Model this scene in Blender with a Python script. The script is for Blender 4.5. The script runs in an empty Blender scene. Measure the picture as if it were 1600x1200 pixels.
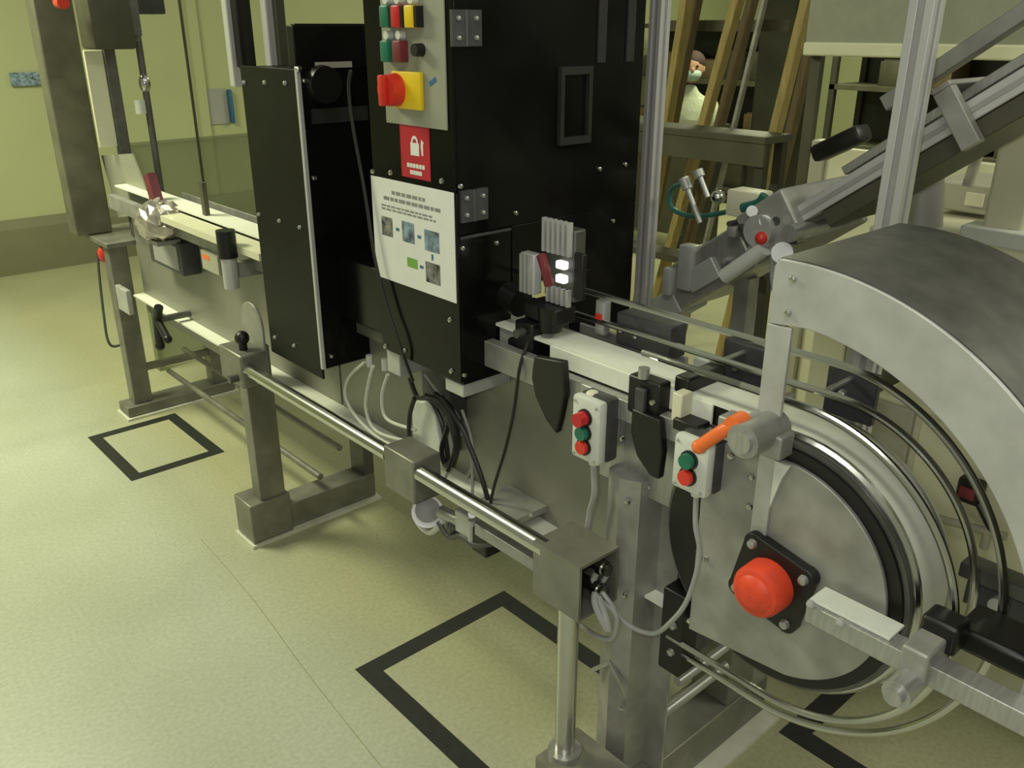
import bpy, bmesh, math, random
from mathutils import Vector, Matrix
random.seed(7)
S = bpy.context.scene
C = S.collection

# ------------------------------------------------------------------ camera
# X runs across the machine line (away to the right), Y along it (away to the left), Z up; metres.
H = 1.55; FOC = 1360.0; YAW = math.radians(41.6); PITCH = math.atan((600 - 42) / FOC)
FH = Vector((math.sin(YAW), math.cos(YAW), 0)); RT = Vector((math.cos(YAW), -math.sin(YAW), 0)); UPZ = Vector((0, 0, 1))
FW = FH * math.cos(PITCH) - UPZ * math.sin(PITCH); UP = FH * math.sin(PITCH) + UPZ * math.cos(PITCH)
cd = bpy.data.cameras.new('camera'); cam = bpy.data.objects.new('camera', cd); C.objects.link(cam)
cd.sensor_width = 36; cd.lens = FOC / 1600 * 36; cd.clip_start = .05; cd.clip_end = 60
m = Matrix((RT, UP, -FW)).transposed().to_4x4(); m.translation = (0, 0, H); cam.matrix_world = m
S.camera = cam

# ------------------------------------------------------------------ light
w = bpy.data.worlds.new('room_light'); S.world = w; w.use_nodes = True
bg = w.node_tree.nodes['Background']; bg.inputs[0].default_value = (.62, .665, .45, 1); bg.inputs[1].default_value = .43
def area(name, loc, size, power, col, rot=(0, 0, 0)):
    l = bpy.data.lights.new(name, 'AREA'); l.shape = 'RECTANGLE'; l.size, l.size_y = size; l.energy = power; l.color = col
    o = bpy.data.objects.new(name, l); o.location = loc; o.rotation_euler = rot; C.objects.link(o); return o
area('fill_light_near', (.1, .3, 2.95), (.35, 1.3), 16, (1, .99, .86))  # added neutral fill above the near machinery, standing in for flash light
area('ceiling_lamp_far', (-.2, 4.0, 3.0), (.6, 1.5), 135, (.97, 1, .66))
area('fill_light_rear', (6.3, 3.6, 3.1), (1.5, .5), 120, (.97, 1, .62))  # added fill that lifts the dim back wall
area('fill_light_side', (2.6, -.9, 3.0), (1.4, .4), 45, (1, .99, .82))  # added fill to brighten the cream machine under the hood
fl_ = bpy.data.lights.new('camera_flash', 'POINT'); fl_.energy = 20; fl_.shadow_soft_size = .03; fl_.color = (1, .98, .95)
flo = bpy.data.objects.new('camera_flash', fl_); flo.location = (-.05, .03, 1.60); C.objects.link(flo)
S.view_settings.view_transform = 'Standard'; S.view_settings.look = 'None'
S.view_settings.exposure = 0.0; S.view_settings.gamma = 1.0; S.view_settings.use_curve_mapping = False

# ------------------------------------------------------------------ materials
def mat(name, col, rough=.5, metal=0., var=.12, scale=30, bump=0., stretch=(1, 1, 1), spec=.5, alpha=1., emit=0.):
    mt = bpy.data.materials.new(name); mt.use_nodes = True; nt = mt.node_tree; n = nt.nodes; b = n['Principled BSDF']
    tc = n.new('ShaderNodeTexCoord'); mp = n.new('ShaderNodeMapping'); mp.inputs['Scale'].default_value = stretch
    nz = n.new('ShaderNodeTexNoise'); nz.inputs['Scale'].default_value = scale; nz.inputs['Detail'].default_value = 4
    cr = n.new('ShaderNodeValToRGB')
    cr.color_ramp.elements[0].position = .3; cr.color_ramp.elements[1].position = .7
    cr.color_ramp.elements[0].color = tuple(c * (1 - var) for c in col) + (1,)
    cr.color_ramp.elements[1].color = tuple(min(1, c * (1 + var)) for c in col) + (1,)
    L = nt.links.new
    L(tc.outputs['Object'], mp.inputs[0]); L(mp.outputs[0], nz.inputs['Vector']); L(nz.outputs['Fac'], cr.inputs[0]); L(cr.outputs[0], b.inputs['Base Color'])
    b.inputs['Roughness'].default_value = rough; b.inputs['Metallic'].default_value = metal; b.inputs['Specular IOR Level'].default_value = spec
    if bump:
        bp = n.new('ShaderNodeBump'); bp.inputs['Strength'].default_value = bump; bp.inputs['Distance'].default_value = .002
        L(nz.outputs['Fac'], bp.inputs['Height']); L(bp.outputs[0], b.inputs['Normal'])
    b.inputs['Alpha'].default_value = alpha
    if emit: b.inputs['Emission Color'].default_value = col + (1,); b.inputs['Emission Strength'].default_value = emit
    return mt
M = {}
M['steel'] = mat('brushed_stainless_steel', (.42, .42, .405), .36, .65, .14, 22, .05, (1, 8, 1))
M['steel_dull'] = mat('dull_stainless_steel', (.33, .325, .305), .46, .4, .2, 16, .05)
M['steel_frame'] = mat('weathered_frame_steel', (.215, .21, .18), .44, .45, .2, 14, .05)
M['steel_sheet'] = mat('matt_sheet_steel', (.25, .245, .205), .42, .25, .10, 5, .03)
M['steel_dark'] = mat('dark_grey_steel', (.13, .13, .12), .45, .6, .2, 20)
M['steel_light'] = mat('pale_satin_steel', (.46, .465, .45), .42, .35, .12, 18, .04)
M['chrome'] = mat('polished_steel', (.55, .55, .53), .2, 1, .05, 20)
M['alu'] = mat('anodised_aluminium', (.55, .545, .55), .42, .35, .06, 30, 0, (1, 1, .1))
M['alu_groove'] = mat('aluminium_slot_shadow_grey', (.38, .375, .38), .5, .4, .06)
M['black'] = mat('black_gloss_panel', (.005, .005, .0048), .16, 0, .3, 8, 0, (1, 1, 1), .18)
M['black_matt'] = mat('black_satin_panel', (.006, .006, .0055), .42, 0, .3, 12, 0, (1, 1, 1), .18)
M['plastic'] = mat('black_plastic', (.005, .005, .005), .42, 0, .25, 40)
M['plastic_grey'] = mat('dark_grey_plastic', (.05, .052, .055), .45, 0, .2, 40)
M['white'] = mat('off_white_plastic', (.60, .62, .57), .45, 0, .05, 30)
M['belt'] = mat('ivory_belt', (.74, .75, .66), .5, 0, .04, 60, .05)
M['paper'] = mat('white_paper', (.68, .68, .66), .7, 0, .03, 20)
M['ink'] = mat('grey_printing_ink', (.22, .22, .22), .8)
M['grey_panel'] = mat('grey_beige_paint', (.28, .285, .225), .45, 0, .05, 20)
M['red'] = mat('red_plastic', (.50, .012, .018), .32, 0, .1)
M['red_light'] = mat('bright_red_plastic', (.62, .035, .02), .32, 0, .08)
M['orange'] = mat('orange_plastic', (.85, .17, .035), .4, 0, .06)
M['hubred'] = mat('orange_red_cap', (.72, .060, .022), .5, 0, .1, 50, .1)
M['yellow'] = mat('yellow_plastic', (.72, .50, .01), .4, 0, .05)
M['green'] = mat('green_plastic', (.01, .14, .085), .35, 0, .1)
M['dkred'] = mat('maroon_plastic', (.16, .02, .03), .4)
M['blue'] = mat('blue_plastic', (.03, .12, .28), .5)
M['sign_red'] = mat('red_sticker', (.42, .008, .025), .45, 0, .04)
M['cream'] = mat('cream_enamel', (.66, .645, .48), .4, 0, .05, 6)
M['cream_grey'] = mat('warm_grey_enamel', (.38, .365, .29), .45, 0, .06, 6)
M['lilac'] = mat('light_grey_panel', (.33, .325, .32), .45, 0, .05, 6)
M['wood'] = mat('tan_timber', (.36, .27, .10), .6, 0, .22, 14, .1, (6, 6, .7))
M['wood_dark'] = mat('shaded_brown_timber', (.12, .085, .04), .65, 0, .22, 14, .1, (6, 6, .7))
M['rack'] = mat('dark_olive_painted_steel', (.035, .035, .024), .55, 0, .3, 5)
M['rack2'] = mat('brown_grey_painted_steel', (.065, .062, .04), .55, 0, .3, 5)
M['box_dim'] = mat('olive_cardboard', (.10, .105, .055), .7, 0, .25, 7)
M['tape'] = mat('black_floor_tape', (.014, .015, .015), .5, 0, .25, 40)
M['seal'] = mat('pale_sealant', (.60, .60, .50), .5, 0, .08)
M['tube'] = mat('clear_grey_air_hose', (.55, .56, .50), .3, 0, .06)
M['cable_grey'] = mat('grey_cable_sheath', (.32, .33, .32), .45, 0, .05)
M['cable_black'] = mat('black_cable_sheath', (.014, .014, .014), .4)
M['teal'] = mat('teal_air_hose', (.02, .12, .10), .4)
M['skin'] = mat('skin', (.40, .22, .14), .6, 0, .06)
M['coat'] = mat('white_work_coat', (.40, .43, .32), .8, 0, .05)
M['mask'] = mat('pale_blue_face_mask', (.38, .50, .44), .8)
M['cap'] = mat('dark_cap', (.045, .022, .018), .8)
M['foil'] = mat('crinkled_silver_film', (.50, .46, .43), .22, .7, .25, 24, .5)
M['black_soft'] = mat('charcoal_panel', (.022, .022, .022), .4, 0, .2)
M['acrylic'] = mat('frosted_green_acrylic', (.30, .33, .19), .3, 0, .08, 3, 0, (1, 1, 1), .5, .55)
M['lit'] = mat('lit_white_lens', (.9, .9, .92), .3, 0, .02, 30, 0, (1, 1, 1), .5, 1, 1.2)
M['photo_a'] = mat('printed_photo_grey', (.16, .16, .15), .6, 0, .9, 55)
M['photo_b'] = mat('printed_photo_blue', (.16, .22, .28), .6, 0, .9, 50)
M['photo_g'] = mat('printed_green_box', (.16, .36, .06), .6, 0, .1, 50)

def floor_mat():
    mt = bpy.data.materials.new('olive_vinyl_floor'); mt.use_nodes = True; nt = mt.node_tree; n = nt.nodes; b = n['Principled BSDF']; L = nt.links.new
    g = n.new('ShaderNodeNewGeometry')
    a = n.new('ShaderNodeTexNoise'); a.inputs['Scale'].default_value = 1.6; a.inputs['Detail'].default_value = 5
    f = n.new('ShaderNodeTexNoise'); f.inputs['Scale'].default_value = 90; f.inputs['Detail'].default_value = 3
    L(g.outputs['Position'], a.inputs['Vector']); L(g.outputs['Position'], f.inputs['Vector'])
    r = n.new('ShaderNodeValToRGB'); r.color_ramp.elements[0].position = .35; r.color_ramp.elements[1].position = .68
    r.color_ramp.elements[0].color = (.375, .39, .305, 1); r.color_ramp.elements[1].color = (.44, .455, .375, 1)
    L(a.outputs['Fac'], r.inputs[0])
    mx = n.new('ShaderNodeMix'); mx.data_type = 'RGBA'; mx.blend_type = 'OVERLAY'; mx.inputs[0].default_value = .25
    L(r.outputs[0], mx.inputs[6]); L(f.outputs['Fac'], mx.inputs[7])
    # yellowed, oily zone of older vinyl along the machine line (edge at the weld seam)
    sx = n.new('ShaderNodeSeparateXYZ'); L(g.outputs['Position'], sx.inputs[0])
    ad = n.new('ShaderNodeMath'); ad.operation = 'MULTIPLY_ADD'; L(a.outputs['Fac'], ad.inputs[0]); ad.inputs[1].default_value = .35; L(sx.outputs[0], ad.inputs[2])
    st = n.new('ShaderNodeMapRange'); st.inputs[1].default_value = .95; st.inputs[2].default_value = 1.30; L(ad.outputs[0], st.inputs[0])
    m2 = n.new('ShaderNodeMix'); m2.data_type = 'RGBA'; m2.blend_type = 'MULTIPLY'; L(st.outputs[0], m2.inputs[0])
    L(mx.outputs[2], m2.inputs[6]); m2.inputs[7].default_value = (.86, .82, .64, 1)
    L(m2.outputs[2], b.inputs['Base Color']); b.inputs['Roughness'].default_value = .42
    bp = n.new('ShaderNodeBump'); bp.inputs['Strength'].default_value = .08; bp.inputs['Distance'].default_value = .002; L(f.outputs['Fac'], bp.inputs['Height']); L(bp.outputs[0], b.inputs['Normal'])
    return mt
M['floor'] = floor_mat()
M['wall'] = mat('pale_olive_wall_paint', (.42, .44, .25), .6, 0, .04, 2)
M['base'] = mat('brown_grey_wall_base', (.17, .165, .10), .55, 0, .08, 3)

# ------------------------------------------------------------------ helpers
def at(u, v, x=None, y=None, z=None):
    """World point on the plane x / y / z that the measured image point (u, v) of the survey photo falls on."""
    d = FW + RT * ((u - 800) / FOC) - UP * ((v - 600) / FOC)
    t = x / d.x if x is not None else (y / d.y if y is not None else (z - H) / d.z)
    return Vector((0, 0, H)) + d * t
class B:
    """collects shapes into one mesh"""
    def __init__(s): s.bm = bmesh.new()
    def box(s, x0, x1, y0, y1, z0, z1, mtx=None, bev=0.):
        r = bmesh.ops.create_cube(s.bm, size=1)
        T = Matrix.Translation(((x0 + x1) / 2, (y0 + y1) / 2, (z0 + z1) / 2)) @ Matrix.Diagonal((abs(x1 - x0), abs(y1 - y0), abs(z1 - z0), 1))
        if mtx: T = mtx @ T
        bmesh.ops.transform(s.bm, matrix=T, verts=r['verts'])
        if bev:
            es = list({e for v in r['verts'] for e in v.link_edges})
            bmesh.ops.bevel(s.bm, geom=es, offset=bev, segments=2, affect='EDGES', profile=.5)
        return s
    def cyl(s, a, b, r, r2=None, n=16):
        a = Vector(a); b = Vector(b); d = b - a
        q = bmesh.ops.create_cone(s.bm, cap_ends=True, segments=n, radius1=r, radius2=r if r2 is None else r2, depth=d.length)
        T = Matrix.Translation((a + b) / 2) @ d.to_track_quat('Z', 'Y').to_matrix().to_4x4()
        bmesh.ops.transform(s.bm, matrix=T, verts=q['verts']); return s
    def ball(s, c, r, sc=(1, 1, 1), n=14):
        q = bmesh.ops.create_uvsphere(s.bm, u_segments=n, v_segments=max(6, n // 2 + 1), radius=r)
        bmesh.ops.transform(s.bm, matrix=Matrix.Translation(c) @ Matrix.Diagonal((*sc, 1)), verts=q['verts']); return s
    def prism(s, pts, x0, x1, axis='x'):
        """extrude a polygon given in the plane across `axis`"""
        def mk(p, q):
            return (q, p[0], p[1]) if axis == 'x' else ((p[0], q, p[1]) if axis == 'y' else (p[0], p[1], q))
        a = [s.bm.verts.new(mk(p, x0)) for p in pts]; b = [s.bm.verts.new(mk(p, x1)) for p in pts]; k = len(pts)
        s.bm.faces.new(a); s.bm.faces.new(b[::-1])
        for i in range(k): s.bm.faces.new((a[i], b[i], b[(i + 1) % k], a[(i + 1) % k]))
        return s
    def tube(s, pts, r, n=10, smooth=True, sub=6):
        P = [Vector(p) for p in pts]
        if smooth and len(P) > 2:
            Q = []
            for i in range(len(P) - 1):
                p0 = P[max(0, i - 1)]; p1 = P[i]; p2 = P[i + 1]; p3 = P[min(len(P) - 1, i + 2)]
                for j in range(sub):
                    t = j / sub
                    Q.append(.5 * ((2 * p1) + (p2 - p0) * t + (2 * p0 - 5 * p1 + 4 * p2 - p3) * t * t + (3 * p1 - p0 - 3 * p2 + p3) * t ** 3))
            Q.append(P[-1]); P = Q
        t0 = (P[1] - P[0]).normalized(); nn = t0.orthogonal().normalized(); rings = []
        for i, p in enumerate(P):
            t = ((P[min(i + 1, len(P) - 1)] - P[max(i - 1, 0)])).normalized()
            nn = (nn - t * nn.dot(t)).normalized(); bb = t.cross(nn)
            rings.append([s.bm.verts.new(p + (nn * math.cos(2 * math.pi * k / n) + bb * math.sin(2 * math.pi * k / n)) * r) for k in range(n)])
        for a, b in zip(rings, rings[1:]):
            for k in range(n): s.bm.faces.new((a[k], a[(k + 1) % n], b[(k + 1) % n], b[k]))
        s.bm.faces.new(rings[0][::-1]); s.bm.faces.new(rings[-1]); return s
    def sweep(s, prof, n0, n1, c, k=40):
        """profile [(x, r)] swept about the X axis through c=(y,z), angles n0..n1 (0 = +Y, 90 = up)"""
        rings = []
        for i in range(k + 1):
            a = math.radians(n0 + (n1 - n0) * i / k)
            rings.append([s.bm.verts.new((x, c[0] + r * math.cos(a), c[1] + r * math.sin(a))) for x, r in prof])
        m_ = len(prof); full = abs(abs(n1 - n0) - 360) < 1e-6
        for a, b in zip(rings, rings[1:]):
            for j in range(m_): s.bm.faces.new((a[j], a[(j + 1) % m_], b[(j + 1) % m_], b[j]))
        if full: bmesh.ops.remove_doubles(s.bm, verts=s.bm.verts, dist=1e-6)
        else: s.bm.faces.new(rings[0]); s.bm.faces.new(rings[-1][::-1])
        return s
    def build(s, name, mt, parent=None, smooth=True, bevel=0.):
        bmesh.ops.recalc_face_normals(s.bm, faces=s.bm.faces)
        me = bpy.data.meshes.new(name)
        if smooth:
            for f in s.bm.faces: f.smooth = True
            for e in s.bm.edges:
                if len(e.link_faces) == 2 and e.calc_face_angle(0) > math.radians(35): e.smooth = False
        s.bm.to_mesh(me); s.bm.free(); me.materials.append(M[mt])
        o = bpy.data.objects.new(name, me); C.objects.link(o)
        if bevel:
            bv = o.modifiers.new('bevel', 'BEVEL'); bv.width = bevel; bv.segments = 2; bv.limit_method = 'ANGLE'
        if parent: put(o, parent)
        return o
def world_of(o):
    v = Vector(o.location)
    while o.parent: o = o.parent; v += Vector(o.location)
    return v
def put(o, parent):
    """parent o, whose mesh is in world coordinates, to an (unrotated) parent"""
    o.parent = parent; o.location = Vector(o.location) - world_of(parent)
def tag(o, label, cat, group=None):
    o['label'] = label; o['category'] = cat
    if group: o['group'] = group
    return o
def thing(name, label, cat, loc=(0, 0, 0), group=None):
    o = bpy.data.objects.new(name, None); o.empty_display_size = .05; C.objects.link(o); o.location = loc
    return tag(o, label, cat, group)
def struct(o): o['kind'] = 'structure'; return o
_bolt = {}
def bolt(parent, p, d='-x', r=.006, mt='chrome', name='bolt'):
    key = (d, r, mt)
    if key not in _bolt:
        b = B(); h = r * .8
        v = {'-x': (-1, 0, 0), '-y': (0, -1, 0), 'z': (0, 0, 1)}[d]; v = Vector(v)
        b.cyl((0, 0, 0), v * h, r, r * .8, 10); b.cyl(v * h, v * h * 1.3, r * .8, r * .4, 10)
        o = b.build(name, mt); _bolt[key] = o.data; bpy.data.objects.remove(o)
    o = bpy.data.objects.new(name, _bolt[key]); C.objects.link(o); o.location = p; put(o, parent); return o
def bolts(parent, pts, d='-x', r=.006, x=None, y=None, mt='chrome'):
    for u, v in pts: bolt(parent, at(u, v, x=x, y=y), d, r, mt)

# ================================================================== the setting
struct(B().box(-4, 9.5, -3, 6.75, -.1, 0).build('floor', 'floor', smooth=False))
fl = bpy.data.objects['floor']
M['seam'] = mat('worn_vinyl_weld', (.30, .305, .18), .5)
sm = B().tube([(.86, 2.5, 0), (.84, 2.1, 0), (.80, 1.7, 0), (.77, 1.3, 0)], .0014, 6); sm.build('weld_seam', 'seam', fl)
struct(B().box(-4, 9.5, 6.55, 6.75, 0, 3.2).build('wall_far', 'wall', smooth=False))
struct(B().box(9.3, 9.5, -3, 6.55, 0, 3.2).build('wall_back', 'wall', smooth=False))
struct(B().prism([(6.55, 0), (6.55, .36), (6.52, .35), (6.505, .30), (6.50, 0)], -4, 9.3).build('baseboard_far', 'base', smooth=False))

# ------------------------------------------------------------------ tape squares on the floor
def tape_square(x0, x1, y0, y1, w, label):
    t = thing('floor_tape_square', label, 'floor marking', ((x0 + x1) / 2, (y0 + y1) / 2, 0), 'black tape squares on the floor')
    z = .0012
    for r in ((x0, x1, y1 - w, y1), (x0, x1, y0, y0 + w), (x0, x0 + w, y0 + w, y1 - w), (x1 - w, x1, y0 + w, y1 - w)):
        B().box(r[0], r[1], r[2], r[3], .0002, z).build('tape_strip', 'tape', t, smooth=False)
tape_square(.90, 1.415, .96, 1.63, .052, 'large black tape square on the floor under the rail end box')
tape_square(.832, 1.193, 3.05, 3.545, .045, 'small black tape square on the floor before the infeed frame')
tape_square(1.535, 2.15, .2, .775, .055, 'black tape square on the floor below the drum guide rods')

# ================================================================== main conveyor (drum end, belt, side sheets)
CY, CZ = .595, .765
cv = thing('belt_conveyor', 'long stainless conveyor with ivory belt turning over an end drum', 'conveyor', (1.13, .595, 0))
BR = .222; prof = []
def arc(r, a0, a1, n): return [(CY + r * math.cos(math.radians(a0 + (a1 - a0) * i / n)), CZ + r * math.sin(math.radians(a0 + (a1 - a0) * i / n))) for i in range(n + 1)]
outer = [(3.55, CZ + BR)] + arc(BR, 90, 270, 48) + [(3.55, CZ - BR)]
inner = [(3.55, CZ - BR + .006)] + arc(BR - .006, 270, 90, 48) + [(3.55, CZ + BR - .006)]
bm = B()
rows = []
for (yo, zo), (yi, zi) in zip(outer, inner[::-1]):
    rows.append([bm.bm.verts.new((1.106, yo, zo)), bm.bm.verts.new((1.188, yo, zo)), bm.bm.verts.new((1.188, yi, zi)), bm.bm.verts.new((1.106, yi, zi))])
for a, b in zip(rows, rows[1:]):
    for k in range(4): bm.bm.faces.new((a[k], a[(k + 1) % 4], b[(k + 1) % 4], b[k]))
bm.bm.faces.new(rows[0]); bm.bm.faces.new(rows[-1][::-1])
bm.build('belt', 'belt', cv)
# round-ended drive side plate
B().prism([(.735, .94), (.735, .565)] + arc(.187, 262, 90, 1)[:0] + [(CY + .187 * math.cos(math.radians(a)), CZ + .187 * math.sin(math.radians(a))) for a in range(255, 84, -5)] + [(.64, .95)], 1.070, 1.078).build('drive_side_plate', 'steel_dull', cv, bevel=.0015)
B().sweep([(1.078, .15), (1.078, .206), (1.0915, .206), (1.0915, .15)], 0, 360, (CY, CZ), 64).build('black_drum_ring', 'plastic', cv)
B().sweep([(1.084, .2065), (1.084, .214), (1.0918, .215), (1.0918, .2065)], 0, 360, (CY, CZ), 64).build('drum_flange', 'steel_dark', cv)
B().sweep([(1.0925, .15), (1.0925, .219), (1.097, .2235), (1.1055, .2225), (1.1055, .15)], 0, 360, (CY, CZ), 64).build('front_drum_rim', 'chrome', cv)
B().sweep([(1.1885, .15), (1.1885, .226), (1.194, .226), (1.194, .15)], 0, 360, (CY, CZ), 64).build('rear_drum_rim', 'chrome', cv)
B().sweep([(1.1945, .05), (1.1945, .215), (1.198, .215), (1.198, .05)], 0, 360, (CY, CZ), 48).build('rear_drum_ring', 'plastic', cv)
# side sheets and top angles
B().box(1.150, 1.158, 1.0, 2.02, .55, .90).build('side_sheet', 'steel_sheet', cv, bevel=.002)
B().box(1.150, 1.158, 2.03, 3.55, .47, .90).build('side_sheet', 'steel_sheet', cv, bevel=.002)
B().box(1.36, 1.368, 1.0, 3.55, .5, .93).build('rear_side_sheet', 'steel_dull', cv, bevel=.002)
B().box(1.075, 1.100, .74, 1.13, .905, .945).build('top_angle', 'steel', cv, bevel=.002)
B().box(1.075, 1.100, 1.14, 3.55, .90, .955).build('top_angle', 'steel_dull', cv, bevel=.002)
B().box(1.190, 1.1985, .62, 3.55, .90, .985).build('rear_top_angle', 'steel_dark', cv, bevel=.002)
B().box(1.1005, 1.1055, .75, 1.13, .948, .9835).build('wear_strip', 'belt', cv, bevel=.001)
B().box(1.159, 1.20, .77, 3.5, .60, .895).build('chain_trough', 'steel_dark', cv)
B().box(1.165, 1.36, .75, .765, .52, .93).build('end_sheet', 'steel_dull', cv, bevel=.002)
bolts(cv, [(1175, 745), (1172, 791), (1103, 872)], r=.006, x=1.07)
for y in (2.6, 3.1): bolt(cv, (1.150, y, .52), r=.006)
# guide rods
def rodpath(r, x0, x1, ytop, ybot, a1=270):
    p = [(x0, ytop, CZ + r), (x0, .9, CZ + r), (x0, .7, CZ + r)]
    for i in range(0, 25):
        a = 90 + (a1 - 90) * i / 24; k = i / 24
        p.append((x0 + (x1 - x0) * k, CY + r * math.cos(math.radians(a)), CZ + r * math.sin(math.radians(a))))
    if a1 == 270: p += [(x1, .7, CZ - r), (x1, ybot, CZ - r)]
    return p
def rod(name, path, r, label):
    tag(B().tube(path, r, 10, True, 3).build(name, 'chrome'), label, 'guide rod', 'bent guide rods round the drum')
rod('guide_rod', rodpath(.305, 1.205, 1.115, 1.45, .80), .0062, 'outermost bent steel guide rod looping round the drum under the hood')
rod('guide_rod', rodpath(.252, 1.205, 1.205, 1.29, .80), .0062, 'bent steel guide rod along the rear edge of the ivory belt')
rod('guide_rod', rodpath(.268, 1.100, 1.100, .645, .80), .0062, 'bent steel guide rod passing in front of the ivory drum face')

# hub bearing
hb = thing('flange_bearing', 'black square flange bearing with orange-red cap on the drive plate', 'bearing', (1.07, .585, .66))
ca = at(1207, 908, x=1.06)
pts = []
for k in range(4):
    a0 = 45 + 90 * k + 12
    cx_, cz_ = ca.y + .066 * math.cos(math.radians(a0)), ca.z + .066 * math.sin(math.radians(a0))
    for j in range(-3, 4):
        a = math.radians(a0 + j * 22); pts.append((cx_ + .017 * math.cos(a), cz_ + .017 * math.sin(a)))
B().prism(pts, 1.050, 1.0695).build('flange', 'plastic', hb, bevel=.002)
cp = B(); n = 28; prof = [(1.050, .043), (1.018, .042), (1.010, .038), (1.008, .031), (1.004, .028), (.9985, .016), (.9985, .001), (1.050, .001)]
cp.sweep(prof, 0, 360, (ca.y, ca.z), 32); cp.build('bearing_cap', 'hubred', hb)
for k in range(4):
    a = math.radians(45 + 90 * k + 12); bolt(hb, (1.050, ca.y + .066 * math.cos(a), ca.z + .066 * math.sin(a)), r=.0085, mt='steel')

# arm from the plate, with clamp
am = thing('support_arm', 'flat steel support arm running out from the orange-red bearing', 'arm', (1.03, .3, .75))
z0 = .752
B().box(1.005, 1.040, -.15, .495, z0, z0 + .032).build('bar', 'steel', am, bevel=.002)
B().box(1.012, 1.056, .375, .495, z0 + .0325, z0 + .037).build('painted_top_reflection', 'white', am, bevel=.001)  # white strip paints the bright reflection on the arm's top face
bolts(am, [(1268, 943), (1315, 972)], r=.007, x=1.005, mt='steel_light')
c1 = at(1425, 1060, x=1.0)
B().cyl((.955, c1.y, c1.z), (1.07, c1.y, c1.z), .019, n=20).cyl((.945, c1.y, c1.z), (.956, c1.y, c1.z), .012).build('clamp_barrel', 'steel', am)
B().box(.99, 1.06, c1.y - .018, c1.y + .018, c1.z, c1.z + .05).build('clamp_body', 'steel_dull', am, bevel=.004)
B().box(1.042, 1.085, c1.y - .03, c1.y + .02, z0 + .03, z0 + .075).build('black_clip', 'plastic', am, bevel=.006)
B().box(1.08, 1.16, c1.y - .11, c1.y - .01, z0 + .02, z0 + .055).build('black_clip', 'plastic', am, bevel=.008)

# round clamp and orange lever under the hood post
lv = thing('clamp_lever', 'orange ratchet lever above the two-button box', 'lever', at(1150, 690, x=1.05))
a = at(1152, 662, x=1.0); b_ = at(1092, 698, x=.985)
B().tube([a + Vector((0, 0, .0)), a.lerp(b_, .35) + Vector((-.004, 0, .002)), b_], .0105, 12).ball(b_, .0112).build('grip', 'orange', lv)
B().cyl(a + Vector((.014, 0, 0)), a + Vector((-.014, 0, 0)), .0155, .014, 18).build('hub', 'orange', lv)
B().cyl(a + Vector((.014, 0, 0)), a + Vector((.085, 0, 0)), .006).build('stud', 'steel', lv)
rc = thing('round_clamp', 'round stainless tube clamp beside the orange lever', 'clamp', at(1175, 700, x=1.05))
a = at(1160, 690, x=.985)
B().cyl((.985, a.y, a.z), (1.0695, a.y, a.z), .026, n=24).build('barrel', 'steel_dull', rc)
B().cyl((.978, a.y, a.z), (.985, a.y, a.z), .017, n=20).build('screw_cap', 'steel', rc)
B().box(1.03, 1.066, a.y - .035, a.y + .075, a.z - .035, a.z + .002).build('clamp_plate', 'steel_dull', rc, bevel=.003)
bolt(rc, at(1143, 712, x=1.03), r=.006)

# ------------------------------------------------------------------ hood
hd = thing('curved_hood', 'curved stainless steel hood over the belt drum', 'hood', (1.2, .6, .95))
HC = (.605, .785)
def harc(r, a0, a1, n): return [(HC[0] + r * math.cos(math.radians(a0 + (a1 - a0) * i / n)), HC[1] + r * math.sin(math.radians(a0 + (a1 - a0) * i / n))) for i in range(n + 1)]
B().prism([(.640, 1.255 - .012), (.632, 1.255)] + harc(.470, 91, 190, 40) + harc(.382, 190, 94, 40) + [(.640, 1.160)], 1.055, 1.0615).build('arched_side_plate', 'steel_light', hd, bevel=.0015)
B().prism([(.640, 1.2485), (.634, 1.2555)] + harc(.4715, 91, 190, 40) + harc(.4665, 190, 91, 40), 1.0620, 1.405).build('shaded_top_sheet', 'steel_dark', hd)  # darker steel than the side plate paints in the shade on top
B().prism([(.640, 1.248)] + harc(.466, 91, 190, 40) + harc(.440, 190, 93, 40) + [(.640, 1.222)], 1.398, 1.404).build('rear_arched_plate', 'steel_dull', hd)
B().box(1.0545, 1.0612, .602, .640, .955, 1.160).build('post', 'steel_light', hd, bevel=.001)
B().box(1.0615, 1.085, .6355, .640, 1.02, 1.247).build('post_lip', 'steel_light', hd, bevel=.001)
B().box(1.0635, 1.0695, .606, .634, .80, .975).build('post_tail', 'steel_light', hd, bevel=.001)
q = [at(u, v, x=1.066) for u, v in ((1204, 716), (1235, 729), (1222, 748), (1200, 800), (1196, 770))]
B().prism([(p.y, p.z) for p in q], 1.064, 1.0697).build('bracket_and_sheen', 'white', hd)  # white bracket, with the triangular sheen below it drawn into its shape
bolts(hd, [(1239, 436), (1231, 489)], r=.0055, x=1.0545)

# ------------------------------------------------------------------ black plates with a bolt (rod holders on the far side)
for i, (u, v, lab) in enumerate(((1161, 574, 'black square rod holder plate beside the black clamp cluster'), (1328, 617, 'black square rod holder plate under the hood arch'))):
    c = at(u, v, x=1.29)
    t = thing('rod_holder', lab, 'bracket', (1.29, c.y, c.z - .07))
    B().box(1.285, 1.30, c.y - .045, c.y + .042, c.z - .042, c.z + .046).build('plate', 'plastic_grey', t, bevel=.003)
    B().cyl((1.205, c.y, c.z + .03), (1.285, c.y, c.z + .03), .005).build('pin', 'steel', t)
    B().box(1.30, 1.315, c.y - .012, c.y + .012, c.z - .20, c.z + .02).build('upright', 'steel_dull', t)
    bolt(t, (1.285, c.y + .01, c.z), r=.0085, mt='steel')

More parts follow.
